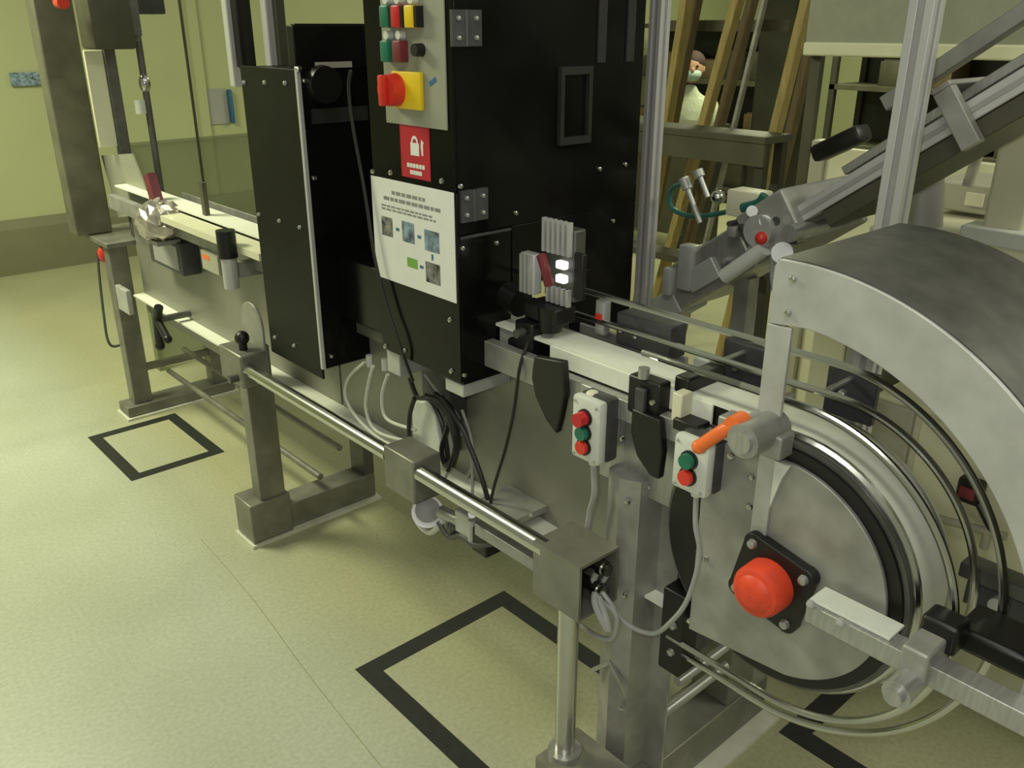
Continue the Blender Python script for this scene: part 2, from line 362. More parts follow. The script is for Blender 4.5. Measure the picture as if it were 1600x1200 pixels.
# ================================================================== column bracket and feet under the drum end
co = thing('column_leg', 'tall folded stainless column leg behind the rail end box', 'leg', (1.12, .88, 0))
sec = [(.965, 1.135), (.952, 1.135), (.945, 1.078), (.905, 1.062), (.868, 1.078), (.862, 1.135), (.815, 1.135), (.815, 1.141), (.965, 1.141)]
pb = B(); A_ = [pb.bm.verts.new((x, y, .116)) for y, x in sec]; T_ = [pb.bm.verts.new((x, y, .80 if y > .84 else .78)) for y, x in sec]
pb.bm.faces.new(A_); pb.bm.faces.new(T_[::-1])
for i in range(len(sec)): j = (i + 1) % len(sec); pb.bm.faces.new((A_[i], T_[i], T_[j], A_[j]))
pb.build('folded_channel', 'steel_dull', co, smooth=False)
B().box(1.100, 1.149, .80, .99, .76, .90).build('head_plate', 'steel', co, bevel=.003)
B().prism([(.952, .345), (.905, .395), (.860, .345), (.860, .333), (.905, .383), (.952, .333)], 1.060, 1.066).build('fold_seam', 'steel', co)
for u, v in ((972, 685), (981, 784), (977, 930), (972, 1107)): bolt(co, at(u, v, x=1.066), r=.006)
bolt(co, at(1015, 760, x=1.10), r=.006)
f2 = thing('machine_foot', 'stainless foot channel carrying the folded column leg', 'foot', (1.25, .87, 0))
B().box(1.045, 1.56, .835, .945, .012, .115).build('channel', 'steel_frame', f2, bevel=.003)
B().box(.920, 1.040, .800, .965, .012, .195).box(.926, 1.034, .806, .959, .195, .1952).build('front_block', 'steel_frame', f2, bevel=.003)
B().box(.915, 1.57, .795, .97, 0, .010).build('sealant_bead', 'seal', f2)
B().box(1.40, 1.50, .84, .94, .116, .72).build('rear_leg', 'steel_frame', f2, bevel=.003)
B().cyl((1.145, .80, .36), (1.36, .80, .36), .010).build('cross_rod', 'steel', f2)
B().cyl((1.145, .83, .26), (1.36, .83, .26), .011).build('cross_rod', 'steel', f2)
lb = thing('rod_end_block', 'black plastic block holding the lower guide rod ends', 'bracket', (1.13, .80, .42))
B().box(1.095, 1.145, .765, .815, .42, .60).build('block', 'plastic', lb, bevel=.004)
B().box(1.145, 1.23, .77, .81, .44, .56).build('block_arm', 'plastic_grey', lb, bevel=.004)
for z in (.47, .53): bolt(lb, (1.095, .785, z), r=.008, mt='steel')

# ================================================================== rail frame
rf = thing('rail_frame', 'stainless rail frame with bright bar, leg and square end box', 'frame', (1.0, 2.3, 0))
B().cyl((.962, 2.30, .655), (.962, 1.50, .655), .018, n=20).build('rail_tube', 'chrome', rf)
B().cyl((.962, 1.38, .655), (.962, .985, .655), .018, n=20).build('rail_tube', 'chrome', rf)
B().box(.945, 1.02, 1.385, 1.50, .580, .685).build('clamp_box', 'steel_frame', rf, bevel=.004)
B().box(.962, .985, .99, 1.20, .585, .612).build('lower_bar', 'steel_dull', rf, bevel=.003)
eb = B(); eb.box(.945, .951, .885, 1.005, .555, .672); eb.box(1.042, 1.048, .885, 1.005, .555, .672); eb.box(.951, 1.042, .885, 1.005, .666, .672); eb.box(.951, 1.042, .885, 1.005, .555, .561); eb.box(.951, 1.042, .99, 1.005, .561, .666)
eb.build('end_box', 'steel_frame', rf, smooth=False)
B().cyl((.972, .935, .196), (.972, .935, .555), .0205, n=20).build('post', 'chrome', rf)
B().cyl((.972, .935, .1955), (.972, .935, .205), .034, n=20).build('post_collar', 'steel', rf)
B().box(1.012, 1.098, 2.345, 2.40, .10, .66).build('leg', 'steel_frame', rf, bevel=.003)
B().box(.968, 1.108, 2.335, 2.45, .012, .15).build('foot_block', 'steel_frame', rf, bevel=.004)
B().box(1.108, 1.44, 2.35, 2.44, .012, .10).build('foot_channel', 'steel_frame', rf, bevel=.003)
B().box(.960, 1.45, 2.328, 2.46, 0, .010).build('sealant_bead', 'seal', rf)
B().box(1.40, 1.44, 2.35, 2.44, .10, .54).build('rear_leg', 'steel_dark', rf, bevel=.003)
B().box(.94, 1.02, 2.20, 2.344, .60, .70).build('rail_bracket', 'steel_frame', rf, bevel=.006)
B().cyl((.975, 2.25, .70), (.975, 2.25, .725), .012).ball((.975, 2.25, .735), .021).build('black_knob', 'plastic', rf)
B().cyl((.94, 2.235, .628), (.915, 2.235, .628), .012, n=12).build('set_screw', 'steel_dark', rf)

# ================================================================== black inspection cabinets
# left cabinet
cl = thing('guard_cabinet', 'matt black guard cabinet with a bright edge strip, farther along than the notice', 'cabinet', (1.15, 2.0, .73))
B().box(1.010, 1.016, 1.866, 2.145, .715, 1.462).build('front_panel', 'black_matt', cl, bevel=.001)
B().box(1.006, 1.016, 1.856, 1.8655, .745, 1.468).build('edge_strip', 'alu', cl, bevel=.001)
B().box(1.0165, 1.34, 1.858, 1.8645, .745, 1.466).build('side_panel', 'black', cl, bevel=.001)
B().box(1.0165, 1.34, 2.138, 2.145, .72, 1.46).build('rear_panel', 'black_matt', cl)
B().box(1.333, 1.34, 1.865, 2.138, .80, 1.46).build('back_panel', 'black_matt', cl)
B().box(1.0165, 1.333, 1.865, 2.138, 1.452, 1.459).build('top_panel', 'black_matt', cl)
B().box(1.03, 1.32, 1.88, 2.12, .735, .75).build('floor_tray', 'black_matt', cl)
bolts(cl, [(382, 129), (414, 129), (446, 130), (405, 335), (437, 345), (469, 355), (430, 527), (460, 540)], r=.0055, x=1.010, mt='steel')
bolts(cl, [(475, 126), (490, 278), (517, 556)], '-y', .0065, y=1.858)
bolts(cl, [(466, 108)], '-y', .0075, y=1.856)
c = at(503, 132, y=1.858)
B().cyl((c.x, 1.858, c.z), (c.x, 1.835, c.z), .043, .040, 28).build('round_blanking_cap', 'plastic', cl)
B().box(1.035, 1.185, 1.8535, 1.858, c.z - .085, c.z - .052).build('grey_insert', 'black_soft', cl)
B().box(1.055, 1.15, 1.8545, 1.858, c.z + .035, c.z + .048).build('pale_insert', 'cream_grey', cl)
ub = thing('upper_housing', 'plain black housing above the guard cabinet', 'housing', (1.2, 2.0, 1.46))
B().box(1.022, 1.33, 1.885, 1.915, 1.4595, 1.553).box(1.03, 1.32, 1.890, 1.91, 1.553, 1.557).build('housing_shell', 'black_matt', ub, bevel=.003)

# tower
tw = thing('control_tower', 'glossy black inspection tower with control panel spanning the conveyor', 'cabinet', (1.27, 1.45, .87))
Y0, Y1, XF, XB = 1.300, 1.578, 1.012, 1.530
B().box(XF, XF + .006, Y0, Y1, 1.262, 2.0).build('upper_front_panel', 'black', tw, bevel=.001)
B().box(XF + .0065, XB, Y0, Y0 + .006, 1.180, 2.0).build('upper_side_panel', 'black', tw, bevel=.001)
B().box(1.155, XB, Y0, Y0 + .006, 1.05, 1.1795).box(1.33, XB, Y0, Y0 + .006, .90, 1.05).build('lower_side_panel', 'black', tw, bevel=.001)
B().box(XF + .0065, XB, Y1 - .006, Y1, 1.05, 2.0).build('left_side_panel', 'black_matt', tw, bevel=.001)
B().box(XB - .006, XB, Y0 + .0065, Y1 - .0065, .90, 2.0).build('back_panel', 'black_matt', tw)
B().box(XF, XF + .006, Y0 - .004, Y1, .878, 1.2615).build('lower_front_panel', 'black', tw, bevel=.001)
B().box(XF + .0065, 1.148, Y0 - .004, Y0 + .002, .872, 1.179).build('lower_box_side', 'black', tw, bevel=.001)
B().box(XF + .0065, 1.148, Y0 - .005, Y0 - .0045, 1.173, 1.178).build('box_top_edge', 'plastic_grey', tw)
B().box(XF + .0065, 1.148, Y1 - .006, Y1, .878, 1.05).box(XF + .0065, 1.148, Y0 + .003, Y1 - .006, .875, .881).build('lower_box_back', 'black_matt', tw)
B().box(1.072, 1.25, Y1 + .0005, 1.8565, .875, 1.03).build('tunnel_cover', 'black', tw, bevel=.002)
B().box(1.142, 1.148, Y0 + .003, Y1 - .006, .885, 1.05).build('tunnel_wall', 'black_matt', tw)
B().box(1.02, 1.15, Y0, Y0 + .06, .842, .870).build('mounting_angle', 'steel_light', tw, bevel=.002)
B().box(1.02, 1.15, Y1 - .05, Y1, .82, .874).build('mounting_angle', 'steel_light', tw, bevel=.002)
bolts(tw, [(583, 268), (611, 270), (691, 283), (704, 500), (706, 580), (633, 548), (603, 541)], r=.0055, x=XF)
bolts(tw, [(719, 291), (722, 388), (775, 380), (725, 586)], '-y', .0055, y=Y0 - .004)
bolts(tw, [(936, 264), (976, 257), (957, 345), (805, 333)], '-y', .0055, y=Y0)
for u, v in ((726, 44), (738, 320)):
    c = at(u, v, y=Y0); h = B().box(c.x - .033, c.x - .002, Y0 - .008, Y0, c.z - .03, c.z + .03).box(c.x + .002, c.x + .033, Y0 - .008, Y0, c.z - .03, c.z + .03).cyl((c.x, Y0 - .006, c.z - .03), (c.x, Y0 - .006, c.z + .03), .006).build('hinge', 'plastic_grey', tw)
    for dx in (-.02, .02):
        for dz in (-.016, .016): bolt(h, (c.x + dx, Y0 - .008, c.z + dz), '-y', .0048, 'steel', 'hinge_screw')
c = at(896, 165, y=Y0)
hf = B()
for q in ((-.045, -.035, -.075, .075), (.035, .045, -.075, .075), (-.035, .035, .06, .075), (-.035, .035, -.075, -.06)): hf.box(c.x + q[0], c.x + q[1], Y0 - .010, Y0, c.z + q[2], c.z + q[3])
hf.build('recess_frame', 'black_soft', tw)
for u in (940, 985):
    c = at(u, 40, y=Y0); B().box(c.x - .012, c.x + .012, Y0 - .004, Y0, c.z - .07, 1.9).build('cover_rib', 'black_soft', tw)
c = at(796, 462, y=Y0)
B().cyl((1.14, Y0 - .001, c.z), (1.14, Y0 - .045, c.z - .004), .032, .030, 20).build('round_boss', 'plastic', tw)
# control panel on the tower
cpn = B().box(XF - .004, XF - .0005, 1.315, 1.512, 1.374, 1.86).build('control_panel', 'grey_panel', tw, bevel=.001); cpn['label'] = 'grey beige control panel plate'
xp = XF - .004
def button(u, v, mt, square=False, r=.0145):
    c = at(u, v, x=xp)
    b = B()
    if square: b.box(xp - .020, xp, c.y - .0135, c.y + .0135, c.z - .019, c.z + .019, bev=.003)
    else: b.cyl((xp, c.y, c.z), (xp - .018, c.y, c.z), r, r * .9, 18)
    o = b.build('push_button', mt, cpn)
    return c
for u, mt in ((612, 'green'), (630, 'red'), (651, 'yellow')):
    c = button(u, 26, mt, True)
    B().cyl((xp, c.y + .003, c.z + .030), (xp - .012, c.y + .003, c.z + .030), .011, .009, 12).build('lamp_dome', 'white', cpn)
    B().box(xp - .017, xp, c.y - .021, c.y - .0140, c.z - .018, c.z + .018).build('button_guard', 'plastic', cpn)
for u, mt in ((613, 'green'), (632, 'dkred')):
    c = button(u, 80, mt, True)
    B().cyl((xp, c.y + .003, c.z + .028), (xp - .012, c.y + .003, c.z + .028), .010, .008, 12).build('lamp_dome', 'white', cpn)
button(659, 78, 'plastic', False, .012)
c = at(637, 141, x=xp)
iso = B().box(xp - .010, xp - .0002, c.y - .054, c.y + .040, c.z - .034, c.z + .034, bev=.003).build('isolator_plate', 'yellow', cpn)
k = B().cyl((xp - .010, c.y + .024, c.z), (xp - .034, c.y + .024, c.z), .031, .028, 28).build('rotary_knob', 'red_light', cpn)
B().box(xp - .048, xp - .034, c.y + .017, c.y + .031, c.z - .028, c.z + .028, bev=.003).build('grip_bar', 'red_light', k)
c = at(676, 128, x=xp); B().box(xp - .0008, xp - .0001, c.y - .012, c.y + .010, c.z - .004, c.z + .004, Matrix.Translation((0, c.y, c.z)) @ Matrix.Rotation(-.5, 4, 'X') @ Matrix.Translation((0, -c.y, -c.z))).build('blue_mark', 'blue', cpn)
# padlock sign
sg = tag(B().box(XF - .0015, XF - .0003, 1.374, 1.470, 1.274, 1.3735).build('padlock_sign', 'sign_red', smooth=False), 'red sticker with white padlock symbol below the control panel', 'sign')
xs = XF - .0015; c = at(648, 225, x=xs)
B().box(xs - .0006, xs - .0001, c.y - .014, c.y + .014, c.z - .022, c.z + .002).build('padlock_body', 'paper', sg, smooth=False)
ab = B(); ring = [(c.y + r_ * math.cos(math.radians(a)), c.z + .002 + r_ * 1.2 * math.sin(math.radians(a))) for r_, rng in ((.011, range(0, 181, 15)), (.0065, range(180, -1, -15))) for a in rng]
ab.prism(ring, xs - .0006, xs - .0001).build('padlock_shackle', 'paper', sg, smooth=False)
B().prism([(c.y - .022, c.z + .010), (c.y - .030, c.z + .004), (c.y - .027, c.z + .001), (c.y - .027, c.z - .020), (c.y - .022, c.z - .020), (c.y - .020, c.z - .002)], xs - .0006, xs - .0001).build('hand_mark', 'paper', sg, smooth=False)
for dz, hw in ((-.042, .030), (-.055, .020)):
    for i in range(6):
        B().box(xs - .0006, xs - .0001, c.y - hw + i * hw / 3, c.y - hw + i * hw / 3 + hw / 3 * .8, c.z + dz - .004, c.z + dz + .004).build('lettering', 'paper', sg, smooth=False)
# paper notice
nt_ = tag(B().box(XF - .0014, XF - .0004, 1.303, 1.585, 1.046, 1.262).build('paper_notice', 'paper', smooth=False), 'white printed notice with small photos on the black tower', 'notice')
xn = XF - .0014
def ink(name, y, z, hw, hh, mt): B().box(xn - .0005, xn - .0001, y - hw, y + hw, z - hh, z + hh).build(name, mt, nt_, smooth=False)
NY, NZ = 1.585, 1.262
rr = random.Random(3)
for z_, a0, a1, hh in ((.026, .075, .190, .0035), (.040, .045, .232, .0035), (.056, .035, .215, .0018), (.063, .035, .225, .0018)):
    y_ = a0
    while y_ < a1:
        wd = rr.uniform(.008, .022) * (1 if hh > .003 else .8); ink('lettering', NY - y_ - wd / 2, NZ - z_, wd / 2, hh, 'ink'); y_ += wd + .004
for y_, z_, hw, hh, mt in ((.052, .100, .020, .020, 'photo_a'), (.128, .100, .021, .021, 'photo_b'), (.208, .105, .024, .021, 'photo_b'), (.208, .170, .024, .021, 'photo_a'), (.138, .162, .018, .010, 'photo_g')):
    ink('printed_photo', NY - y_, NZ - z_, hw, hh, mt)
for y_, z_ in ((.090, .100), (.166, .103), (.170, .164)): ink('printed_arrow', NY - y_, NZ - z_, .006, .003, 'blue')
ink('printed_arrow', NY - .208, NZ - .137, .003, .006, 'blue')

# ------------------------------------------------------------------ camera / sensor unit at the tunnel mouth
sn = thing('finned_sensor_head', 'silver finned sensor head with red plugs at the tunnel mouth', 'sensor', (1.16, 1.17, 1.03))
B().box(1.150, 1.18, 1.118, 1.200, 1.06, 1.20).build('body', 'steel_dark', sn, bevel=.004)
for i in range(6): B().box(1.140, 1.1495, 1.124 + i * .0135, 1.131 + i * .0135, 1.150, 1.215).build('cooling_fin', 'alu', sn)
for i in range(5): B().box(1.140, 1.1495, 1.124 + i * .0135, 1.131 + i * .0135, 1.052, 1.085).build('cooling_fin', 'alu', sn)
for z in (1.132, 1.105): B().box(1.136, 1.1498, 1.132, 1.156, z - .008, z + .008, bev=.003).build('lit_window', 'lit', sn)
B().box(1.148, 1.16, 1.095, 1.1195, 1.07, 1.16).build('side_cover', 'plastic', sn, bevel=.003)
B().box(1.118, 1.140, 1.196, 1.236, 1.065, 1.145).build('connector_block', 'alu', sn, bevel=.003)
for i in range(3): B().box(1.112, 1.1178, 1.200 + i * .012, 1.207 + i * .012, 1.067, 1.143).build('cooling_fin', 'steel_light', sn)
B().tube([at(846, 400, x=1.115), at(852, 420, x=1.108), at(858, 445, x=1.115)], .010, 10).build('red_plug', 'dkred', sn)
B().cyl((1.13, 1.16, 1.0), (1.13, 1.16, 1.05), .022, .026, 18).build('lens_barrel', 'plastic', sn)
B().box(1.115, 1.17, 1.13, 1.22, 1.015, 1.05).build('mount', 'plastic', sn, bevel=.004)
br = thing('sensor_bracket', 'pale grey bracket plate beside the tower below the finned sensor', 'bracket', (1.12, 1.25, .9))
B().box(1.112, 1.118, 1.215, 1.292, .925, .985).build('plate', 'steel_light', br, bevel=.002)
B().box(1.118, 1.16, 1.21, 1.285, .905, .925).build('shelf', 'steel_light', br, bevel=.002)
B().cyl((1.105, 1.245, .957), (1.112, 1.245, .957), .012, n=16).build('slot_knob', 'plastic', br)
B().box(1.10, 1.175, 1.18, 1.232, .935, 1.012).build('clamp_block', 'plastic', br, bevel=.005)
B().cyl((1.10, 1.205, .992), (1.08, 1.205, .992), .009).build('clamp_screw', 'steel_dark', br)
ps = thing('photo_sensor', 'small pale photo sensor with a red lens above the guide rod', 'sensor', at(943, 525, x=1.215))
c = at(942, 495, x=1.215)
B().box(1.205, 1.225, c.y - .012, c.y + .012, c.z - .035, c.z + .035, bev=.003).build('housing', 'steel_light', ps)
B().box(1.201, 1.2048, c.y - .007, c.y + .008, c.z - .012, c.z + .008).build('red_lens', 'red_light', ps)
B().box(1.206, 1.224, c.y - .004, c.y + .004, .995, c.z - .035).build('stem', 'steel_dark', ps)
rm = thing('rod_mount', 'dark rod mount block on the belt edge beside the photo sensor', 'bracket', (1.24, 1.0, .95))
B().box(1.21, 1.26, .93, 1.06, .98, 1.045).build('block', 'plastic_grey', rm, bevel=.003)
bolts(rm, [(971, 516), (994, 526)], r=.006, x=1.21)
# chain blocks on the near edge
cb = thing('link_clamp', 'black clamp cluster over the belt between the two button boxes', 'clamp', (1.09, .86, .94))
B().box(1.07, 1.102, .835, .905, .93, 1.0).build('clamp_body', 'plastic', cb, bevel=.005)
B().box(1.06, 1.07, .86, .88, .90, .985).build('clamp_tongue', 'plastic_grey', cb, bevel=.002)
B().cyl((1.075, .875, 1.0), (1.075, .875, 1.018), .010).build('clamp_nut', 'steel', cb)
B().box(1.10, 1.20, .80, .83, .983, 1.012).build('crosspiece', 'plastic', cb, bevel=.004)
B().box(1.072, 1.10, .79, .81, .945, .995).build('pale_finger', 'cream', cb, bevel=.002)
B().box(1.064, 1.10, .75, .80, .935, .955).build('dark_finger', 'plastic', cb, bevel=.003)
bolt(cb, (1.07, .848, .965), r=.006)
wb = at(1097, 575, x=1.23)
tag(B().box(1.22, 1.245, wb.y - .014, wb.y + .014, wb.z - .016, wb.z + .018, bev=.003).box(1.226, 1.236, wb.y - .004, wb.y + .004, .99, wb.z - .015).build('white_reflector', 'white'), 'small white reflector block behind the belt by the black clamps', 'reflector')

# black quarter-round guards
for pts, lab in (([(850, 552), (895, 560), (898, 610), (890, 650), (884, 672), (868, 650), (852, 615), (846, 585)], 'black curved guard plate behind the three-button box'),
                 ([(1003, 632), (1046, 650), (1050, 700), (1044, 742), (1030, 735), (1010, 705), (1001, 670)], 'black curved guard plate between the two button boxes')):
    q = [at(u, v, x=1.085) for u, v in pts]
    tag(B().prism([(p.y, p.z) for p in q], 1.058, 1.0745).build('curved_guard_plate', 'plastic', bevel=.003), lab, 'guard plate', 'black curved guard plates')

# ------------------------------------------------------------------ push-button boxes
def button_box(u, v, hh, btns, label, xf=1.028):
    c = at(u, v, x=xf); hw = .0345
    t = thing('button_box', label, 'control box', (xf + .03, c.y, c.z - hh), 'push-button boxes on the conveyor')
    B().box(xf + .022, xf + .052, c.y - hw, c.y + hw, c.z - hh, c.z + hh, bev=.006).build('back_case', 'plastic_grey', t)
    B().box(xf, xf + .0218, c.y - hw, c.y + hw, c.z - hh, c.z + hh, bev=.007).build('front_cover', 'white', t)
    B().box(xf + .052, 1.0990, c.y - .02, c.y + .02, c.z - hh * .6, c.z + hh * .6).build('mounting_bracket', 'steel', t)
    for dz, mt, L in btns:
        bz = B().cyl((xf + .001, c.y, c.z + dz), (xf - .005, c.y, c.z + dz), .0165, .016, 20).build('bezel', 'plastic', t)
        o = B().cyl((xf - .005, c.y, c.z + dz), (xf - .005 - L, c.y, c.z + dz), .0135, .0125, 20).build('push_button', mt, bz)
    for sy in (-1, 1):
        for sz in (-1, 1): bolt(t, (xf, c.y + sy * (hw - .009), c.z + sz * (hh - .010)), r=.003, mt='steel_light', name='cover_screw')
    B().cyl((xf + .026, c.y, c.z - hh), (xf + .026, c.y, c.z - hh - .014), .011, .009, 14).build('cable_gland', 'white', t)
    return c
c3 = button_box(914, 673, .0615, ((.026, 'red', .018), (-.003, 'green', .009), (-.031, 'red_light', .007)), 'pale three-button box with red, green and red buttons')
c2 = button_box(1077, 729, .048, ((.012, 'green', .009), (-.017, 'red_light', .008)), 'pale two-button box with one green and one red button')
tag(B().ball(at(926, 616, x=1.06), .013, (1, 1, .6)).build('warning_lamp_dome', 'cream'), 'tiny cream dome on top of the three-button box', 'lamp dome')
def cable(name, pts, r, mt, label, group=None, cat='cable'):
    return tag(B().tube(pts, r, 8).build(name, mt), label, cat, group)
cable('control_cable', [(1.054, c3.y, c3.z - .074), at(929, 770, x=1.055), at(922, 800, x=1.06), at(917, 842, x=1.06)], .0062, 'cable_grey', 'straight grey cable hanging from the three-button box')
cable('control_cable', [(1.054, c2.y, c2.z - .062), at(1087, 820, x=1.045), at(1093, 870, x=1.045), at(1075, 935, x=1.04), at(1050, 970, x=1.035), at(1020, 990, x=1.03), at(980, 975, x=1.02), at(952, 940, x=1.0), at(925, 903, x=1.0)], .0045, 'cable_grey', 'thin cable looping from the two-button box to the rail end box')
cable('control_cable', [(1.0, .895, .600), at(930, 945, x=.975), at(950, 985, x=.975), at(945, 960, x=.98), at(928, 910, x=1.0), (1.01, .895, .64)], .0065, 'cable_grey', 'pale grey hose bent back on itself at the rail end box')
cable('control_cable', [(1.03, .895, .615), at(935, 930, x=1.0), at(962, 960, x=1.0), at(958, 995, x=1.0), at(935, 995, x=1.0), at(905, 975, x=1.02)], .005, 'cable_grey', 'lower grey hose curling below the rail end box')
for i, (yy, zz) in enumerate(((.600, 0), (.642, 1))):
    o = tag(B().cyl((1.0 + .01 * i, .875, yy), (1.0 + .01 * i, .93, yy), .012, n=12).cyl((1.0 + .01 * i, .885, yy), (1.0 + .01 * i, .897, yy), .016, n=6).build('hose_fitting', 'chrome'), ('lower' if i == 0 else 'upper') + ' metal hose fitting in the open rail end box', 'fitting', 'fittings in the rail end box')

# ================================================================== hoses, cables and valve gear below the tower
hs = 'clear air hoses under the black cabinet'
for i, px in enumerate(([(570, 566), (545, 590), (540, 620), (560, 655), (600, 690), (645, 703)], [(583, 572), (576, 600), (572, 640), (590, 675), (648, 692)], [(606, 585), (597, 620), (605, 655), (650, 672)])):
    cable('air_hose', [at(u, v, x=1.06 + .008 * i) for u, v in px], .0045, 'tube', ('widest', 'middle', 'innermost')[i] + ' clear air hose looping under the black cabinet', hs, 'hose')
fb = thing('hose_manifold', 'small pale hose manifold below the notice', 'manifold', (1.08, 1.75, .82))
for i, (u, v) in enumerate(((578, 572), (602, 578))):
    c = at(u, v, x=1.11); B().cyl(c, c + Vector((0, 0, .03)), .009).build('push_fitting', 'white', fb)
B().box(1.09, 1.149, 1.66, 1.82, .835, .865).build('manifold_block', 'steel_dark', fb, bevel=.003)
jb = thing('junction_plate', 'pale rounded junction box wrapped in black cables', 'junction box', (1.12, 1.62, .66))
q = [at(u, v, x=1.09) for u, v in ((643, 640), (650, 626), (668, 628), (680, 650), (688, 690), (690, 718), (668, 708), (645, 694))]
B().prism([(p.y, p.z) for p in q], 1.09, 1.149).build('pale_cover', 'white', jb, bevel=.004)
B().box(1.10, 1.149, 1.45, 1.56, .70, .85).build('terminal_block', 'plastic_grey', jb, bevel=.004)
kb = 'black cables wound round the junction box'
for i, px in enumerate(([(640, 590), (652, 620), (672, 625), (690, 660), (698, 700), (700, 725)], [(648, 622), (640, 650), (640, 690), (648, 705)], [(665, 618), (690, 630), (708, 665), (712, 700), (700, 735)],
                        [(680, 615), (706, 640), (716, 690), (708, 728)], [(690, 620), (720, 665), (735, 700), (752, 745), (765, 790)], [(674, 622), (700, 655), (690, 700), (697, 728), (712, 700), (700, 650)])):
    cable('black_cable', [at(u, v, x=1.075 - .004 * (i % 3)) for u, v in px], .0058, 'cable_black', ('black cable bending from the tower onto the junction box', 'black cable hugging the left edge of the junction box', 'black cable loop over the junction box corner', 'black cable loop on the far side of the junction box', 'black cable trailing from the junction box towards the valve gear', 'tangled black cable loop on the junction box')[i], kb)
for i, px in enumerate(([(664, 585), (690, 620), (715, 650), (722, 680)], [(712, 690), (700, 735), (690, 760)], [(735, 700), (738, 740), (738, 790)], [(722, 640), (735, 680), (740, 720), (730, 745)])):
    cable('grey_lead', [at(u, v, x=1.085) for u, v in px], .0036, 'cable_grey', ('grey lead slanting from the tower base to the cable bundle', 'short grey lead curling below the cable bundle', 'straight grey lead hanging below the cable bundle', 'grey lead looping beside the cable bundle')[i], 'grey leads by the cable bundle')
cable('sensor_cable', [at(825, 535, x=1.095), at(812, 575, x=1.068), at(803, 640, x=1.068), at(790, 700, x=1.07), at(772, 760, x=1.07), at(764, 800, x=1.06)], .0034, 'cable_black', 'thin black cable hanging from the sensor bracket down the side sheet')
cable('sensor_cable', [at(548, 110, x=1.0), at(545, 140, x=1.0), at(552, 200, x=1.0), at(570, 300, x=1.0), at(585, 400, x=.998), at(605, 480, x=.998), at(630, 555, x=1.0), at(645, 595, x=1.03)], .0036, 'cable_black', 'long black cable hanging in front of the tower beside the notice')
vg = thing('valve_unit', 'small steel air valve unit with gauges under the rail', 'valve', (1.04, 1.25, .56))
B().cyl(at(668, 800, x=.985), at(668, 800, x=1.012), .036, n=22).build('filter_bowl', 'steel_light', vg)
B().cyl(at(668, 797, x=.98), at(668, 797, x=.9849), .028, n=22).build('gauge_face', 'steel_dark', vg)
B().cyl(at(690, 800, x=.995), at(760, 835, x=.995), .015).build('valve_body', 'steel', vg)
B().box(.98, 1.03, 1.185, 1.235, .525, .585).build('solenoid', 'plastic', vg, bevel=.004)
B().cyl(at(738, 812, x=.985), at(738, 845, x=.985), .009).build('drain_stub', 'steel_light', vg)
B().box(.98, 1.02, 1.24, 1.29, .545, .60).build('valve_block', 'steel_light', vg, bevel=.004)
B().cyl(at(708, 820, x=.985), at(708, 835, x=.995), .014).build('elbow', 'plastic_grey', vg)
B().box(1.02, 1.149, 1.18, 1.3, .575, .590).build('mounting_strip', 'steel_dull', vg)
B().tube([at(685, 815, x=.98), at(700, 838, x=.98), at(720, 838, x=.98), at(742, 852, x=.98), at(770, 850, x=.985)], .006, 8).build('air_line', 'plastic_grey', vg)
B().tube([at(655, 780, x=.985), at(650, 810, x=.985), at(672, 832, x=.985), at(694, 812, x=.985)], .007, 8).build('clear_line', 'tube', vg)
B().cyl(at(738, 803, x=.955), at(738, 803, x=.975), .009, n=12).build('bright_nut', 'steel_light', vg)
for i, px in enumerate(([(765, 800), (790, 795), (800, 815), (808, 830)], [(770, 805), (785, 790), (805, 800), (830, 805)], [(740, 805), (755, 795), (775, 805), (790, 830), (800, 845)])):
    cable('clear_lead', [at(u, v, x=1.10) for u, v in px], .004, 'tube', ('short clear hose curl nearest the valve unit end', 'clear hose ending at the side sheet bolt', 'clear hose arching beside the valve unit')[i], 'clear hose ends by the valve unit', 'hose')

# ================================================================== infeed section at the far end
fi = thing('infeed_frame', 'stainless infeed frame standing on a flat foot at the far end', 'frame', (1.25, 3.65, 0))
B().box(1.06, 1.135, 3.62, 3.69, .055, .745).build('leg', 'steel_frame', fi, bevel=.003)
B().box(1.41, 1.485, 3.62, 3.69, .055, .47).build('leg', 'steel_frame', fi, bevel=.003)
B().box(1.02, 1.50, 3.60, 3.71, .012, .055).build('foot_channel', 'steel_frame', fi, bevel=.003)
B().box(1.01, 1.51, 3.585, 3.725, 0, .010).build('sealant_bead', 'seal', fi)
for x, z in ((1.22, .17), (1.30, .25)): B().cyl((x, 3.62, z), (x, 2.33, z), .011).build('stretcher_rod', 'steel_frame', fi)
B().box(1.135, 1.41, 3.63, 3.66, .19, .215).build('cross_bar', 'steel_frame', fi)
B().box(1.04, 1.48, 3.56, 3.92, .745, .765).build('end_table', 'steel_frame', fi, bevel=.003)
B().box(1.045, 1.065, 3.44, 3.56, .50, .60).build('small_plate', 'steel_light', fi, bevel=.003)
M['post'] = mat('weathered_grey_steel', (.17, .165, .12), .5, .5, .25, 9)
pb_ = tag(B().box(.995, 1.135, 3.76, 3.86, .766, 2.1).build('guard_post', 'post', bevel=.006), 'thick grey guard post standing on the infeed frame', 'post')
def vpost(name, px0, px1, v, y, z0, z1, mt, label, d=.04, group=None, cat='post'):
    a = at(px0, v, y=y); b = at(px1, v, y=y)
    return tag(B().box(a.x, b.x, y, y + d, z0, z1).build(name, mt, bevel=.003), label, cat, group)
vpost('enclosure_post', 162, 180, 80, 3.60, .766, 2.0, 'steel_dark', 'dark slim enclosure post beside the pale upright plate')
vpost('upright_plate', 130, 160, 80, 3.61, 1.12, 1.47, 'cream', 'pale upright plate beside the thick guard post', .012, None, 'plate')
